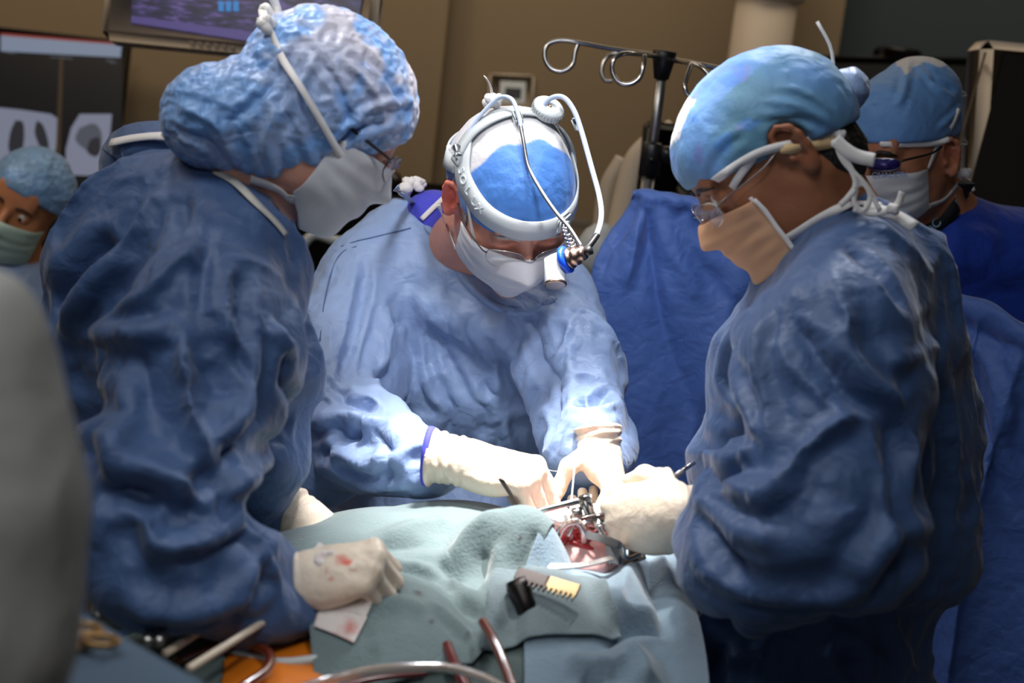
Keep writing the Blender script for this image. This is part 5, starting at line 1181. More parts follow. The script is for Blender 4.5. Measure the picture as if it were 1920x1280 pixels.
# ================================================================== drip stand with hooks
pt = P(1246, 100, 2.50); pb = P(1208, 350, 2.50)
ps = empty('drip_stand', (pt[0], pt[1], 0)); tag(ps, 'steel drip stand with four looped hooks and black collar', 'drip stand')
up = np.array([0, 0, 1.]); px_, py_, pz_ = pt
MB().lathe((px_, py_, pb[2]-.02), up, [(.001, 0), (.0095, 0), (.0095, pz_-pb[2]+.02), (.001, pz_-pb[2]+.02)], 20).obj('upper_pole', M['steel'], ps)
MB().lathe((px_, py_, .10), up, [(.001, 0), (.0125, 0), (.0125, pb[2]+.06-.10), (.001, pb[2]+.06-.10)], 20).obj('lower_pole', M['steel'], ps)
MB().lathe((px_, py_, pz_-.045), up, [(.001, 0), (.013, 0), (.020, .035), (.021, .048), (.018, .050), (.001, .050)], 24).obj('hook_hub', M['black'], ps)
cz = P(1216, 300, 2.5)[2]; MB().lathe((px_, py_, cz-.03), up, [(.001, 0), (.019, 0), (.019, .055), (.015, .060), (.001, .060)], 24).tube([(px_, py_-.018, cz), (px_, py_-.026, cz)], .005, 12).obj('clamp_collar', M['black'], ps)
MB().lathe((px_+.035, py_-.005, cz+.012), (1, 0, 0), [(.001, -.02), (.014, -.02), (.016, 0), (.001, .004)], 16).obj('clamp_knob', M['black'], ps)
def arm(pts, r=.0042): MB().tube([P(*q) for q in pts], r, 10, smooth_n=60).obj('hook', M['chrome'], ps)
arm([(1240, 104, 2.5), (1150, 92, 2.49), (1085, 80, 2.48), (1050, 76, 2.48), (1027, 84, 2.48), (1021, 106, 2.48), (1032, 128, 2.48), (1054, 134, 2.48), (1073, 122, 2.48), (1078, 100, 2.48), (1084, 82, 2.48)])
arm([(1240, 107, 2.5), (1200, 102, 2.38), (1172, 100, 2.34), (1152, 110, 2.33), (1148, 134, 2.33), (1160, 154, 2.33), (1180, 158, 2.33), (1199, 146, 2.33), (1206, 124, 2.33), (1209, 104, 2.34)])
arm([(1236, 104, 2.52), (1190, 100, 2.66), (1156, 99, 2.68), (1136, 110, 2.68), (1128, 132, 2.68), (1134, 150, 2.68), (1148, 152, 2.68)], .004)
arm([(1255, 110, 2.5), (1330, 124, 2.5), (1420, 143, 2.5), (1455, 152, 2.5), (1478, 172, 2.5), (1475, 196, 2.5), (1455, 206, 2.5), (1436, 190, 2.5), (1440, 160, 2.5)])
arm([(1255, 112, 2.5), (1290, 118, 2.40), (1312, 124, 2.37), (1329, 142, 2.36), (1330, 166, 2.36), (1312, 180, 2.36), (1292, 178, 2.36), (1284, 160, 2.36), (1296, 120, 2.38)])
for k in range(5):
    a = 2*math.pi*k/5; MB().tube([(px_, py_, .12), (px_+.15*math.cos(a), py_+.15*math.sin(a), .10), (px_+.28*math.cos(a), py_+.28*math.sin(a), .06)], .014, 10, smooth_n=8).obj('leg', M['steel'], ps)
    MB().sphere((px_+.28*math.cos(a), py_+.28*math.sin(a), .028), .028, None, 12).obj('caster', M['black'], ps)
# ================================================================== drape hung over the stand
nu, nv = 120, 70; top = [(1188, 352, 2.36), (1215, 347, 2.34), (1260, 358, 2.33), (1320, 372, 2.33), (1420, 420, 2.34), (1600, 490, 2.34), (1790, 543, 2.30), (1860, 560, 2.26), (1925, 602, 2.22), (2060, 640, 2.2)]
tp = spline([P(*q) for q in top], nu); bots = spline([P(*q) for q in [(1085, 560, 2.36), (1085, 1000, 2.34), (1200, 1500, 2.3), (1400, 1700, 2.3), (1700, 1700, 2.25), (1950, 1750, 2.2), (2100, 1750, 2.2)]], nu)
g = np.zeros((nv, nu, 3))
lf = spline([P(*q) for q in [(1188, 352, 2.36), (1172, 400, 2.36), (1128, 470, 2.36), (1108, 530, 2.37), (1112, 640, 2.38), (1122, 760, 2.38), (1128, 900, 2.38), (1130, 1300, 2.38)]], nv)
for j in range(nv):
    v_ = j/(nv-1)
    for i in range(nu):
        u_ = i/(nu-1); b = np.array([tp[i][0], tp[i][1], .55]); b[0] -= .10*(1-u_)**3
        g[j, i] = tp[i]*(1-v_)+b*v_
    sh = lf[j]-g[j, 0]
    for i in range(nu): g[j, i] += sh*math.exp(-(i/14.0)**2)
clampu = .04
for j in range(nv):
    v_ = j/(nv-1)
    for i in range(nu):
        u_ = i/(nu-1); a = (u_-clampu)/(v_+.06)
        amp = .018*min(1, v_*5)
        g[j, i, 1] += amp*(2*(1-abs(math.sin(a*3.1+.6)))**1.5-.8)*math.exp(-u_*2)+.016*min(1, v_*6)*(2*abs(math.sin(u_*21+1.2*math.sin(v_*3)))**.7-1)*(u_ > .3)*min(1, (u_-.3)*4)
    g[j, :, 2] += 0
g[:4, :, 1] -= np.array([.0, .012, .014, .008])[:, None]; g[0, :, 2] -= .006
V = g.reshape(-1, 3); F = np.array([[j*nu+i, j*nu+i+1, (j+1)*nu+i+1, (j+1)*nu+i] for j in range(nv-1) for i in range(nu-1)])
V = relax(V, F, slack=1.02, it=60, kb=.12, inmax=.012, outmax=.012, seed=61, amp=.004, nf=9)
st = []
trd = bvh((V, F))
for pts, wd, ht in [([(1205, 365), (1160, 440), (1125, 520)], .010, .012), ([(1210, 365), (1190, 450), (1170, 540)], .010, -.012), ([(1215, 362), (1260, 400), (1320, 440), (1380, 480)], .012, .014), ([(1195, 352), (1270, 385), (1340, 430)], .012, .016), ([(1230, 420), (1290, 520), (1310, 560)], .012, -.008), ([(1115, 590), (1220, 575), (1350, 545)], .0028, .006), ([(1120, 640), (1250, 625), (1340, 600)], .0025, .004), ([(1140, 770), (1250, 760), (1300, 760)], .0025, .004),
                      ([(1800, 640), (1830, 760), (1850, 850), (1900, 960)], .014, .018), ([(1790, 600), (1860, 640), (1920, 660)], .010, .014), ([(1830, 640), (1870, 720), (1890, 800)], .012, -.014)]:
    q = [hit(trd, x, y) for x, y in pts]; q = [k for k in q if k is not None]
    if len(q) > 1: st.append((spline(q, 12), wd, ht))
V = creases(V, F, st)
dr = mesh_obj('hanging_drape', V, F, M['drape'], None, base=(tp[10][0], tp[10][1], .55), sub=1); tag(dr, 'blue paper drape hung from the drip stand between surgeon and anaesthetist', 'drape')
so = dr.modifiers.new('thickness', 'SOLIDIFY'); so.thickness = .0015
# ================================================================== operating table, patient, drapes, towels
TD = unit(np.array([.59, .81, 0])); TS = np.cross(TD, [0, 0, 1.]); TO = np.array([.09, 1.72, 0])   # along, across (towards camera right), origin at the field
def TP(s, t, z): return TO+TD*s+TS*t+np.array([0, 0, z])
tb = empty('operating_table', TP(-.15, 0, 0)); tag(tb, 'operating table hidden under the drapes', 'table')
Rt = np.stack([TD, TS*-1, [0, 0, 1.]], 1)
MB().box(TP(-.22, 0, .84), (.76, .20, .03), Rt, .01).obj('table_top', M['black'], tb); MB().box(TP(-.15, 0, .45), (.12, .10, .36), Rt, .02).obj('column', M['steel'], tb); MB().box(TP(-.15, 0, .045), (.40, .19, .045), Rt, .02).obj('table_base', M['steel'], tb)
pat = empty('person', TP(0, 0, .87)); tag(pat, 'patient lying under drapes and towels, open surgical field and orange antiseptic skin', 'person')
Lp = [(cap(TP(.10, 0, .98), TP(-.15, 0, .965), .105, .10, (tuple(TS), .68)), .05, 'u'), (cap(TP(-.15, 0, .965), TP(-.45, 0, .96), .10, .105, (tuple(TS), .66)), .05, 'u'), (cap(TP(.34, 0, .97), TP(.12, 0, .975), .05, .07), .05, 'u'),
      (cap(TP(-.45, .07, .97), TP(-.70, .08, .97), .09, .07), .04, 'u'), (cap(TP(-.45, -.07, .97), TP(-.70, -.08, .97), .09, .07), .04, 'u'), (cap(TP(-.70, .08, .97), TP(-.95, .09, .92), .06, .04), .03, 'u'), (cap(TP(-.70, -.08, .97), TP(-.95, -.09, .92), .06, .04), .03, 'u'), (cap(TP(-.42, 0, .97), TP(-.60, .0, .985), .10, .08), .04, 'u'), (ell(P(510, 1240, 1.40)-np.array([0, 0, .080]), (.19, .17, .075)), .05, 'u')]
Rp, Op = frame([0, 0, 1], TD), TP(.46, 0, .975)
Lp += head_prims(Rp, Op, .95, 'down')
f = Field(axis(-1.2, 1.0, .012), axis(.4, 2.6, .012), axis(.84, 1.16, .008))
for p, k, op in Lp: f.add(p, k, op)
f.add(ell(P(1085, 1010, 1.74)+np.array([0, 0, .03]), (.055, .075, .05)), .02, 's')
V, F = f.mesh(); V = smooth(V, F, 1); mesh_obj('body', V, F, M['iodine'], pat)
bp = bvh((V, F))
# ---- cloth falling on a height field
class Height:
    def __init__(s, trees, lo, hi, h=.006, base=.86, bumps=()):
        s.lo = np.array(lo); s.h = h; nx, ny = int((hi[0]-lo[0])/h)+1, int((hi[1]-lo[1])/h)+1; s.z = np.full((nx, ny), base)
        for i in range(nx):
            for j in range(ny):
                x, y = lo[0]+i*h, lo[1]+j*h
                for t in trees:
                    q = t.ray_cast(Vector((x, y, 2.0)), Vector((0, 0, -1)))
                    if q[0] is not None: s.z[i, j] = max(s.z[i, j], q[0][2])
        X, Y = np.meshgrid(lo[0]+h*np.arange(nx), lo[1]+h*np.arange(ny), indexing='ij')
        for (c, r, w) in bumps:                        # rounded supports hidden below the cloth
            dd = np.sqrt((X-c[0])**2+(Y-c[1])**2)/r; s.z = np.maximum(s.z, c[2]-w*np.clip(dd, 0, 3)**2)
    def at(s, x, y):
        u = np.clip((x-s.lo[0])/s.h, 0, s.z.shape[0]-1.001); v = np.clip((y-s.lo[1])/s.h, 0, s.z.shape[1]-1.001); i = u.astype(int); j = v.astype(int); f, g = u-i, v-j
        return s.z[i, j]*(1-f)*(1-g)+s.z[i+1, j]*f*(1-g)+s.z[i, j+1]*(1-f)*g+s.z[i+1, j+1]*f*g
def drop(H, corners, n, m, steps=140, off=.004, slack=1.03, pins=(), seed=0, bend=.35, lift=.05, fr=.7, push=()):
    """corners TL, TR, BR, BL (world); a cloth grid falls on the supports"""
    TL, TR, BR, BL = [np.array(c, float) for c in corners]; u = np.linspace(0, 1, n)[None, :, None]; v = np.linspace(0, 1, m)[:, None, None]
    x = (TL*(1-u)+TR*u)*(1-v)+(BL*(1-u)+BR*u)*v; x = x.copy(); L0 = slack
    pairs = []
    for dj, di, k in ((0, 1, 1), (1, 0, 1), (1, 1, .6), (1, -1, .6), (0, 2, bend), (2, 0, bend)):
        a = (slice(0, m-dj), slice(max(0, -di), n-max(0, di))); b = (slice(dj, m), slice(max(0, di), n+min(0, di)))
        pairs.append((a, b, np.linalg.norm(x[b]-x[a], axis=-1)*L0, k))
    fl = x.reshape(-1, 3); fl[:, 0] += .012*noise(fl, 6, seed+4); fl[:, 1] += .012*noise(fl, 6, seed+5); fl[:, 2] += .010*noise(fl, 11, seed)+.003*noise(fl, 24, seed+1)
    z0 = H.at(x[..., 0], x[..., 1]); x[..., 2] = np.maximum(x[..., 2], z0+off)+lift*0; vel = np.zeros_like(x)
    for s_ in range(steps):
        p = x+vel*.94; p[..., 2] -= .0012
        for _ in range(5):
            for a, b, L_, k in pairs:
                d = p[b]-p[a]; l = np.linalg.norm(d, axis=-1)+1e-9; c = d*((l-L_)/l*.5*k*.8)[..., None]; p[a] = p[a]+c*.6; p[b] = p[b]-c*.6
            hz = H.at(p[..., 0], p[..., 1])+off; con = p[..., 2] < hz; p[..., 2] = np.maximum(p[..., 2], hz)
            for (j, i, q) in pins: p[j, i] = q
        vel = p-x; vel[con] *= (1-fr); x = p
    V = x.reshape(-1, 3); F = np.array([[j*n+i, j*n+i+1, (j+1)*n+i+1, (j+1)*n+i] for j in range(m-1) for i in range(n-1)])
    if normals(V, F)[:, 2].mean() < 0: F = F[:, ::-1]
    return V, F
def towel(name, label, cat, V, F, m='towel', cols=None, th=.0022, sub=1, hem=None, group=None):
    c = V.mean(0); o = mesh_obj(name, V, F, M[m], None, base=(c[0], c[1], V[:, 2].min()), cols=cols if cols is not None else np.ones((len(V), 3)), sub=sub); tag(o, label, cat, group)
    so = o.modifiers.new('thickness', 'SOLIDIFY'); so.thickness = th; so.offset = 1; o.modifiers.move(len(o.modifiers)-1, 0); return o
def stains(V, spots):
    c = np.ones((len(V), 3))
    for p, r in spots:
        w = np.clip(1.4-np.linalg.norm(V-p, axis=1)/r+.5*noise(V, 130, 3), 0, 1)[:, None]; c = c*(1-w)+np.array([.30, .07, .06])*w
    return c
post = P(985, 975, 1.66)
ridge = [(P(880, 985, 1.76), .16, .05), (P(760, 1000, 1.72), .16, .05), (P(650, 1030, 1.66), .14, .05), (post, .042, .03), (post+TS*-.0+np.array([-.02, .02, -.015]), .07, .05), (P(700, 1120, 1.50), .10, .03), (P(560, 1190, 1.46), .10, .03), (P(1000, 1130, 1.56), .10, .03)]
H0 = Height([bp], (-.75, .85), (.62, 2.35), .01, .87, ridge)
M['sheet'] = mat('grey_green_sheet', srgb(92, 108, 108), .75, bump=[(20, .5, .01), (200, .2, .002)], var=(5, .1))
H0 = Height([bp], (-.95, .6), (.62, 2.35), .01, .87, ridge+[(P(400, 1200, 1.43), .12, .04)])
V, F = drop(H0, [TP(.30, -.36, 1.1), TP(.30, .34, 1.1), TP(-.90, .34, 1.1), TP(-.90, -.38, 1.1)], 66, 110, 110, .004, 1.05, seed=3)
# the opening over the orange skin at the near side
cc = V[F].mean(1); op1 = P(540, 1275, 1.36); keep = np.ones(len(F), bool)
for cpt, rx in ((P(560, 1255, 1.38), .075), (P(385, 1172, 1.46), .022), (P(1085, 1000, 1.74), .07)): keep &= np.linalg.norm((cc-cpt)[:, :2], axis=1) > rx
F = F[keep]; used = np.unique(F); rm_ = -np.ones(len(V), int); rm_[used] = np.arange(len(used)); V = V[used]; F = rm_[F]
sheet = towel('patient_sheet', 'grey-green sheet spread over the patient below the towels', 'sheet', V, F, 'sheet')
H1 = H0
H1 = Height([bvh((V, F))], (-.6, .85), (.62, 2.3), .01, .87, ridge)
tV, tF = drop(H1, [P(525, 985, 1.84), P(1098, 895, 1.80), P(885, 1218, 1.45), P(610, 1290, 1.34)], 96, 80, 170, .013, 1.10, seed=7, bend=.15)
trt = bvh((tV, tF)); st = []
for pts, wd, ht in (([(640, 1066), (720, 1062), (790, 1075), (850, 1108), (915, 1150)], .009, .012), ([(640, 1084), (720, 1080), (790, 1094), (850, 1128), (900, 1165)], .009, -.010), ([(950, 960), (895, 1000), (860, 1045), (800, 1068)], .016, .014), ([(1010, 990), (985, 1050), (930, 1110)], .014, -.008),
        ([(900, 1030), (905, 1075), (880, 1110)], .010, -.008), ([(700, 1020), (780, 990), (850, 975)], .014, .008), ([(650, 1040), (720, 1030), (800, 1020)], .010, -.006), ([(800, 1130), (850, 1170), (880, 1200)], .008, .006), ([(660, 1150), (740, 1130), (800, 1150)], .012, .005)):
    q = [hit(trt, x, y) for x, y in pts]; q = [k for k in q if k is not None]
    if len(q) > 1: st.append((spline(q, 12), wd, ht))
tV = creases(tV, tF, st)
cols = stains(tV, [(hit(bvh((tV, tF)), x, y, 0, 1.5), r) for x, y, r in ((783, 1115, .0055), (796, 1127, .002), (807, 1167, .0028), (975, 1010, .002), (985, 1042, .002))])
green = towel('green_towel', 'large blue-green towel peaked over a post, with dark red blood spots', 'towel', tV, tF, cols=cols*np.array([.96, 1.0, .95]))
tg = bvh((tV, tF))
V, F = drop(Height([bvh(sheet)], (-.4, 1.0), (.62, 2.2), .01, .9, [(P(1100, 1120, 1.60), .26, .06), (P(1180, 1060, 1.74), .2, .06), (P(1010, 1110, 1.56), .12, .05)]), [P(990, 1078, 1.66), P(1262, 1035, 1.80), P(1300, 1340, 1.46), P(1010, 1345, 1.36)], 80, 80, 130, .008, 1.12, seed=13, bend=.12); t2 = bvh((V, F)); st = []
for pts, wd, ht in (([(1190, 1055), (1165, 1110), (1150, 1170)], .014, .014), ([(1215, 1060), (1235, 1120), (1245, 1200)], .012, -.012), ([(1235, 1050), (1250, 1100)], .008, .010), ([(1110, 1100), (1160, 1160), (1240, 1150)], .012, .012), ([(1130, 1215), (1180, 1180), (1250, 1185)], .010, -.011), ([(1170, 1215), (1200, 1250), (1210, 1290)], .014, .013), ([(1060, 1240), (1110, 1250), (1180, 1240)], .012, .010), ([(1090, 1270), (1130, 1290)], .01, -.01)):
    q = [hit(t2, x, y) for x, y in pts]; q = [k for k in q if k is not None]
    if len(q) > 1: st.append((spline(q, 12), wd, ht))
V = creases(V, F, st); t2 = bvh((V, F))
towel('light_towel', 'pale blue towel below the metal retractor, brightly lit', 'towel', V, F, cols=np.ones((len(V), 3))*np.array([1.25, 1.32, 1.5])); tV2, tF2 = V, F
H3 = Height([t2, tg, bvh(sheet)], (-.3, 1.1), (.62, 1.9), .01, .9)
V, F = drop(H3, [P(925, 1110, 1.60), P(1120, 1120, 1.62), P(1160, 1212, 1.50), P(900, 1172, 1.46)], 44, 28, 90, .008, 1.10, seed=17, bend=.12)
towel('folded_towel', 'folded blue-green towel with a hemmed edge in front of the pale one', 'towel', V, F); t3 = bvh((V, F))
allc = bvh((tV, tF), (tV2, tF2), (V, F))
# ================================================================== open chest, retractor, instruments
fc = P(1085, 1008, 1.73)
Lf = [(ell(fc+np.array([0, 0, -.02]), (.055, .065, .03)), .01, 'u')]
for i in range(9):
    random.seed(40+i); a = random.random()*6.28; r = .04*random.random(); Lf.append((ell(fc+np.array([math.cos(a)*r, math.sin(a)*r, -.004+.01*random.random()]), (.016+.012*random.random(), .02, .012)), .008, 'u'))
V, F = grid_field(Lf, .003).mesh(); V = relax(V, F, 1.06, 40, seed=5, outmax=.003, inmax=.002, nf=60)
mesh_obj('heart_tissue', V, F, M['tissue_pink'], pat)
for i in range(6):
    random.seed(i+3); a = [P(1042+random.random()*60, 985+random.random()*50, 1.70) for _ in range(4)]
    MB().tube(a, .0035+.002*random.random(), 10, smooth_n=24).obj('vessel', M['tissue_red' if i % 2 else 'tissue_pink'], pat)
for a, b, r in (((1062, 1000), (1048, 1035), .006), ((1100, 1012), (1135, 1008), .004), ((1070, 1020), (1120, 1040), .005)): MB().tube([P(*a, 1.695), P((a[0]+b[0])/2, (a[1]+b[1])/2-6, 1.69), P(*b, 1.695)], r, 10, smooth_n=14).obj('tissue_edge', M['tissue_red'], pat)
# clear canulas
def tubeth(name, label, cat, pts, r, m, k=None, n=60, sm=14, parent=None):
    q = [P(*p) if abs(p[0]) > 5 or len(p) == 3 and abs(p[1]) > 5 else np.array(p) for p in pts]
    o = MB().tube(q, r, sm, smooth_n=n, k=k).obj(name, M[m], parent)
    if label: tag(o, label, cat)
    return o
tubeth('cannula', 'clear cannula loop arching out of the open chest', 'cannula', [(1050, 1045, 1.70), (1046, 1010, 1.68), (1058, 985, 1.67), (1082, 978, 1.67), (1094, 998, 1.68), (1092, 1030, 1.70)], .0045, 'clear_tube')
tubeth('cannula', 'thin red-filled cannula slanting up from the open chest to the clamp', 'cannula', [(1090, 1016, 1.69), (1110, 1000, 1.68), (1126, 992, 1.68)], .0022, 'blood_tube')
tubeth('cannula', 'short clear cannula standing at left of the open chest', 'cannula', [(1062, 1000, 1.685), (1068, 980, 1.68), (1066, 964, 1.68)], .007, 'clear_tube')
M['gauze_white'] = mat('white_gauze', srgb(235, 230, 230), .95, bump=[(300, .7, .002)])
for i, (x, y, w, lb) in enumerate(((1110, 965, .022, 'white gauze pad packed behind the retractor clamp'), (1065, 1035, .020, 'white gauze pad at near edge of the open chest'), (1045, 965, .016, 'white gauze pad tucked left of the retractor rod'))):
    V, F = grid_field([(ell(P(x, y, 1.74), (w, w*.8, w*.5)), .01, 'u'), (ell(P(x+8, y+6, 1.73), (w*.8, w, w*.45)), .01, 'u')], .003).mesh(); V = relax(V, F, 1.1, 40, seed=i, outmax=.004, inmax=.002, nf=50, kb=.06); tag(mesh_obj('gauze_pad', V, F, M['gauze_white'], None, base=V.mean(0)), lb, 'gauze')
# retractor: two blades, frame bar, rack with teeth
rt = empty('sternal_retractor', P(1090, 1050, 1.66)); tag(rt, 'polished steel chest retractor clamped across the open field', 'retractor')
def blade(name, pts, w, t, m='chrome', nrm=None, n=20):
    q = spline([P(*p) for p in pts], n); return MB().ribbon(q, [V3(*nrm)]*n if nrm else [V3(0, .8, .6)]*n, w, t).obj(name, M[m], rt, smooth_=False)
blade('near_arm', [(985, 1058, 1.62), (1040, 1062, 1.62), (1100, 1058, 1.63), (1150, 1045, 1.65)], .006, .0028, nrm=(.05, .7, .7))
blade('far_arm', [(1140, 1050, 1.66), (1175, 1052, 1.68), (1206, 1042, 1.70)], .010, .0028, nrm=(.05, .8, .6))
blade('side_blade', [(1098, 1002, 1.66), (1130, 1010, 1.655), (1158, 1020, 1.65), (1160, 1022, 1.65)], .009, .003, nrm=(-.55, .3, .75))
MB().put([P(1134, 1005, 1.66), P(1160, 1018, 1.65), P(1160, 1058, 1.645), P(1136, 1052, 1.65), P(1140, 1003, 1.665), P(1166, 1016, 1.655), P(1166, 1056, 1.65), P(1142, 1050, 1.655)], [[0, 1, 2, 3], [7, 6, 5, 4], [0, 4, 5, 1], [1, 5, 6, 2], [2, 6, 7, 3], [3, 7, 4, 0]]).obj('end_blade', M['chrome'], rt, smooth_=False)
MB().tube([P(1122, 985, 1.66), P(1130, 1002, 1.66), P(1138, 1012, 1.66), P(1166, 1022, 1.66), P(1172, 1046, 1.67), P(1200, 1038, 1.69)], .003, 10, smooth_n=30).obj('wire_arm', M['chrome'], rt)
blade('upper_plate', [(1178, 1036, 1.70), (1210, 1040, 1.70)], .012, .003, nrm=(0, .8, .6), n=6)
# rack with teeth, brown with a gold end
ra_, rb_ = P(966, 1078, 1.52), P(1083, 1112, 1.50); X = unit(rb_-ra_); Z = unit(V3(.1, .75, .65)-X*(V3(.1, .75, .65)@X)); Y = np.cross(Z, X); Rr = np.stack([X, Y, Z], 1); ln = np.linalg.norm(rb_-ra_)
M['rack_dark'] = mat('stained_rack', srgb(42, 28, 28), .35, .3); M['rack_gold'] = mat('gold_rack', srgb(170, 148, 108), .4, .5)
rk = MB(); rk.box(ra_+X*ln*.25+Y*.003, (ln*.25, .0085, .0025), Rr, .001).box(ra_+X*ln*.75+Y*.003, (ln*.25, .0085, .0025), Rr, .001)
for i in range(13):
    c = ra_+X*(ln*(i+.5)/13)-Y*.0065; k = .0017; V = [c+X*sx*k*(1 if sy > 0 else .35)+Y*(.003 if sy > 0 else -.0042)+Z*sz*.0025 for sx in (-1, 1) for sy in (-1, 1) for sz in (-1, 1)]
    rk.put(V, [[0, 1, 3, 2], [4, 6, 7, 5], [0, 4, 5, 1], [2, 3, 7, 6], [0, 2, 6, 4], [1, 5, 7, 3]])
for f_ in range(len(rk.F)):
    pc = np.mean([rk.V[i] for i in rk.F[f_]], 0); rk.M[f_] = 1 if (pc-ra_)@X > ln*.52 else 0
rko = rk.obj('toothed_rack', [M['rack_dark'], M['rack_gold']], rt, smooth_=False)
rc = V3(.5, -.7, .4); MB().lathe(P(968, 1088, 1.52), V3(.35, -.85, .3), [(.001, 0), (.012, 0), (.014, .008), (.011, .024), (.012, .034), (.009, .038), (.001, .039)], 20).obj('crank_knob', M['dark_steel'], rt)
# table-mounted rod assembly over the field
ra = empty('rod_assembly', P(1100, 960, 1.70)); tag(ra, 'jointed steel rods and clamp blocks above the open chest', 'retractor')
def rod(name, a, b, r, m='chrome'): return MB().lathe(P(*a), P(*b)-P(*a), [(.0005, 0), (r*.8, 0), (r, r*.3), (r, np.linalg.norm(P(*b)-P(*a))-r*.3), (r*.8, np.linalg.norm(P(*b)-P(*a))), (.0005, np.linalg.norm(P(*b)-P(*a)))], 18).obj(name, M[m], ra)
rod('cross_rod', (906, 984, 1.70), (1096, 936, 1.70), .0040); rod('post', (1094, 930, 1.70), (1108, 978, 1.695), .0052); rod('post', (1103, 932, 1.71), (1114, 972, 1.705), .0034)
rod('side_rod', (1078, 984, 1.69), (1140, 968, 1.70), .0050); rod('lower_rod', (1110, 970, 1.69), (1130, 1008, 1.68), .0032); rod('thumb_screw', (1072, 962, 1.70), (1092, 958, 1.70), .0060); rod('thumb_screw', (1128, 978, 1.69), (1140, 990, 1.69), .0065)
Rc = np.stack([V3(.97, .24, 0), V3(-.24, .97, 0), V3(0, 0, 1)], 1)
MB().box(P(1098, 940, 1.70), (.008, .0085, .006), Rc, .002).obj('clamp_block', M['chrome'], ra); MB().box(P(1096, 974, 1.69), (.016, .005, .006), Rc, .0015).obj('clamp_block', M['chrome'], ra); MB().box(P(1122, 972, 1.69), (.009, .006, .006), Rc, .0015).obj('clamp_block', M['chrome'], ra)
# needle holder in the surgeon's hand, suture, suction rod
nh_ = empty('needle_holder', P(955, 925, 1.72)); tag(nh_, 'slim steel needle holder sticking up from the surgeon\'s right glove', 'surgical tool')
for q, r in ((0, .0022), (1, .0018)): MB().tube([P(938+q*4, 898+q*2, 1.70), P(954+q*2, 922, 1.715), P(970, 946, 1.735), P(985, 975, 1.75)], r, 8, smooth_n=14).obj('jaw', M['dark_steel'], nh_)
tubeth('suture', 'white suture strand pulled taut from the chest to the pinching fingers', 'suture', [(1077, 878, 1.83), (1073, 920, 1.79), (1068, 966, 1.75)], .0011, 'tape', n=10, sm=8)
tubeth('suture_end', 'short thin suture end sticking out left of the pinching fingers', 'suture', [(1028, 881, 1.84), (1042, 883, 1.84), (1056, 881, 1.84)], .0004, 'tape', n=12, sm=6)
tubeth('suture_end', 'fine suture end curling down below the pinching fingers', 'suture', [(1062, 884, 1.84), (1055, 892, 1.84), (1053, 911, 1.84)], .0004, 'tape', n=12, sm=6)
sr = empty('suction_rod', P(1272, 888, 1.70)); tag(sr, 'thin steel rod pointing up beside the cuffed glove of the right assistant', 'surgical tool')
MB().tube([P(1240, 908, 1.70), P(1303, 866, 1.70)], .0028, 12).obj('shaft', M['chrome'], sr); MB().tube([P(1250, 908, 1.705), P(1285, 884, 1.705)], .0010, 8).obj('side_wire', M['chrome'], sr)
# gauze under the nurse's hand
for corners, seed, nm, lb in (([P(545, 1110, 1.50), P(705, 1112, 1.46), P(660, 1212, 1.42), P(575, 1170, 1.44)], 3, 'gauze_swab', 'blood-stained gauze swab with a hanging corner under the left assistant\'s fist'), ([P(470, 1150, 1.46), P(580, 1135, 1.46), P(575, 1170, 1.42), P(480, 1175, 1.42)], 5, 'gauze_swab', 'crumpled white gauze strip beside the tips of the ivory rods')):
    V, F = drop(H3 if False else Height([tg], (-.5, 1.1), (.2, 1.9), .012, .99), corners, 36, 28, 70, .006, 1.35, seed=seed, bend=.02)
    w = np.clip(.4+1.4*noise(V, 45, seed)+.5*noise(V, 140, 2), 0, 1)[:, None]*(.9 if seed == 3 else .25)*(V[:, 2:3] > V[:, 2].min()+.0); c = 1-w*(1-np.array([.80, .14, .10])); towel(nm, lb, 'gauze', V, F, 'gauze', c, .0015)
V, F = grid_field([(cap(P(586, 1062, 1.46), P(600, 1024, 1.48), .012, .004), .006, 'u'), (cap(P(592, 1056, 1.46), P(622, 1040, 1.455), .010, .005), .006, 'u'), (cap(P(600, 1060, 1.45), P(612, 1030, 1.47), .008, .003), .006, 'u')], .002).mesh(); V = relax(V, F, 1.1, 40, seed=8, outmax=.004, inmax=.003, nf=60)
w = np.clip(.1+1.5*noise(V, 60, 5), 0, 1)[:, None]*.6; tag(mesh_obj('gauze_swab', V, F, M['gauze'], None, base=V.mean(0), cols=1-w*(1-np.array([.85, .25, .2]))), 'small pink-stained gauze tuft above the left assistant\'s glove', 'gauze')
V, F = drop(Height([bvh(sheet), tg], (-.7, .95), (.2, 1.9), .012, .99), [P(380, 1160, 1.50), P(560, 1165, 1.48), P(580, 1232, 1.40), P(420, 1245, 1.38)], 40, 30, 60, .010, 1.25, seed=21, bend=.05)
towel('plastic_film', 'crumpled grey plastic film between the ivory rods and the green towel', 'plastic sheet', V, F, 'plastic_film', None, .001)
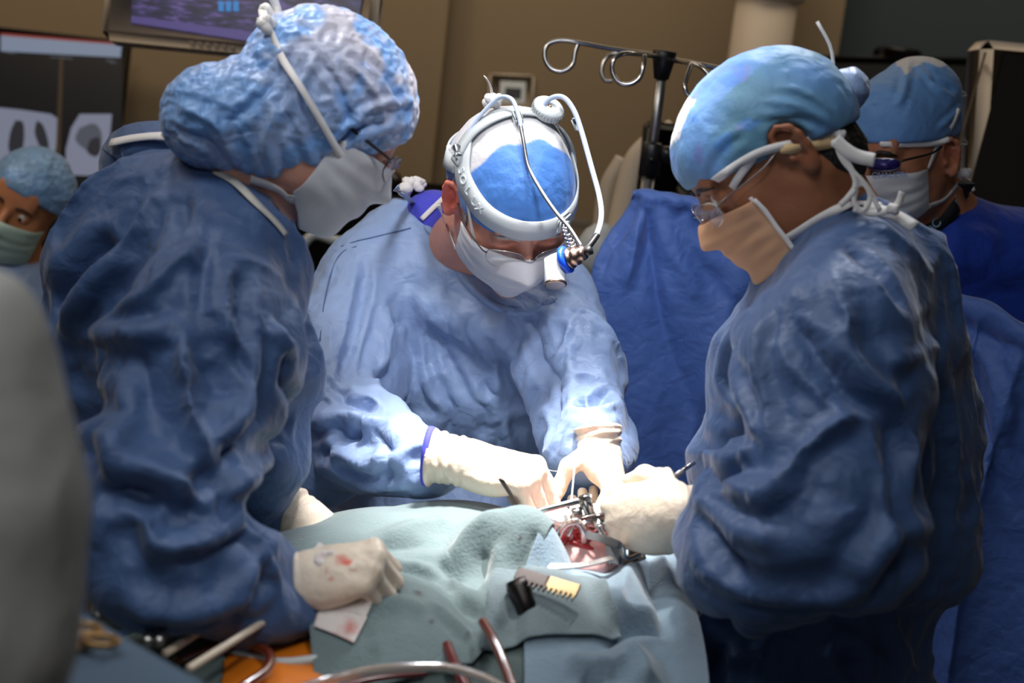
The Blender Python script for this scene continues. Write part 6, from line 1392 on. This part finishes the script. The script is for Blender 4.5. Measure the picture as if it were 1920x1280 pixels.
# ivory rods, tubing, clamp
sup = bvh((sheet)) 
for a, b, lb in (((308, 1226, 1.32), (456, 1132, 1.45), 'upper of two parallel ivory rods lying at bottom left'), ((354, 1254, 1.28), (532, 1142, 1.42), 'lower of two parallel ivory rods lying at bottom left')):
    A_, B_ = P(*a), P(*b); l = np.linalg.norm(B_-A_); tag(MB().lathe(A_, B_-A_, [(.0005, 0), (.0034, 0), (.0040, .001), (.0036, l-.001), (.003, l), (.0005, l)], 16).obj('ivory_rod', M['white_bar']), lb, 'rod', 'ivory rods')
tubeth('blood_line', 'dark red tubing loop curving beside the ivory rods', 'tubing', [(330, 1240, 1.36), (400, 1212, 1.40), (470, 1208, 1.40), (504, 1225, 1.38), (500, 1255, 1.35), (450, 1290, 1.31), (420, 1310, 1.3)], .0048, 'amber_tube')
tubeth('blood_line', 'red-tinted clear tube arching along the bottom edge', 'tubing', [(560, 1292, 1.30), (640, 1268, 1.31), (740, 1252, 1.33), (840, 1252, 1.35), (900, 1268, 1.34), (960, 1300, 1.32)], .0046, 'clear_tube')
tubeth('blood_line', 'dark red tube inside the clear arch at the bottom edge', 'tubing', [(610, 1296, 1.33), (700, 1272, 1.345), (800, 1262, 1.36)], .0035, 'blood_tube')
tubeth('blood_line', 'amber and red tube coming down from below the green towel', 'tubing', [(905, 1165, 1.47), (925, 1200, 1.44), (945, 1245, 1.41), (965, 1300, 1.37)], .0052, 'amber_tube')
tubeth('blood_line', 'short dark red tube left of the amber one at the bottom', 'tubing', [(838, 1210, 1.44), (852, 1245, 1.41), (880, 1300, 1.37)], .0060, 'blood_tube')
tubeth('drain_line', 'blue-grey tube curling from the gauze towards bottom left', 'tubing', [(660, 1180, 1.44), (620, 1225, 1.41), (560, 1240, 1.40), (500, 1240, 1.40), (440, 1225, 1.41), (400, 1205, 1.42)], .0050, 'grey_plastic')
# curved clamp handles
cl = empty('surgical_clamp', P(230, 1150, 1.36)); tag(cl, 'curved polished clamp lying beside the covered tray', 'surgical tool')
MB().tube([P(178, 1140, 1.34), P(190, 1160, 1.34), P(225, 1168, 1.36), P(262, 1150, 1.38), P(280, 1122, 1.40)], .0075, 14, smooth_n=30, k=np.interp(np.linspace(0, 1, 30), [0, .1, .6, 1], [.7, .6, 1, .8])).obj('curved_handle', M['steel'], cl)
MB().sphere(P(178, 1138, 1.34), .008, None, 14).obj('finger_tip', M['chrome'], cl)
for x in (0, 22): MB().tube([P(276+x, 1205, 1.30), P(284+x, 1175, 1.34), P(296+x, 1140, 1.38)], .0050, 12, smooth_n=12).obj('ribbed_arm', M['steel'], cl)
# covered tray at bottom left with gold-ringed needle holders
tz = P(150, 1134, 1.12)[2]-.004
def ontray(x, y, z=0.0):
    r = RAY(x, y); return CAM+r*((tz+z-CAM[2])/r[2])
c0, c1 = ontray(152, 1134), ontray(398, 1274); ed = unit(c1-c0); sd = unit(np.cross(ed, [0, 0, 1.]))
if sd@np.array([-1, -1, 0]) < 0: sd = -sd
ty = empty('instrument_stand', (c1+sd*.1)*np.array([1, 1, 0])); tag(ty, 'instrument stand covered in slate blue cloth at bottom left', 'stand')
Rty = np.stack([ed, np.cross([0, 0, 1.], ed), [0, 0, 1.]], 1); q = (c0+c1)/2+sd*.13
M['tray'] = mat('slate_blue_cover', srgb(92, 112, 134), .85, bump=[(12, .2, .01), (300, .2, .001)])
MB().box((q[0], q[1], tz-.02), (np.linalg.norm(c1-c0)/2+.01, .13, .02), Rty, .008).obj('cloth_cover', M['tray'], ty, smooth_=False)
MB().tube([(q[0], q[1], tz-.05), (q[0], q[1], .06)], .014, 14).obj('pole', M['steel'], ty); MB().box((q[0], q[1], .03), (.14, .10, .02), Rty, .012).obj('base', M['steel'], ty)
for i, (x, y, lb) in enumerate(((128, 1190, 'gold-ringed needle holder on the slate blue cover, the farther one'), (160, 1212, 'gold-ringed needle holder on the slate blue cover, the nearer one'))):
    c = ontray(x, y, .004); nhh = empty('needle_holder', (c[0], c[1], tz)); tag(nhh, lb, 'surgical tool')
    u = unit(ontray(x+40, y+4)-ontray(x, y)); v_ = unit(np.cross([0, 0, 1.], u))
    for k in (-1, 1):
        cc_ = c+u*k*.011+np.array([0, 0, .004+k*.002]); MB().tube([cc_+(u*math.cos(a)*.0125+v_*math.sin(a)*.0085) for a in np.linspace(0, 2*math.pi, 25)[:-1]], .0026, 10, closed=True).obj('finger_ring', M['brass'], nhh)
        MB().tube([cc_-u*.010, cc_-u*.06+v_*k*.004, c-u*.11], .0024, 8, smooth_n=12).obj('shank', M['steel'], nhh)
print('scene built in', round(time.time()-T0, 1), 's')
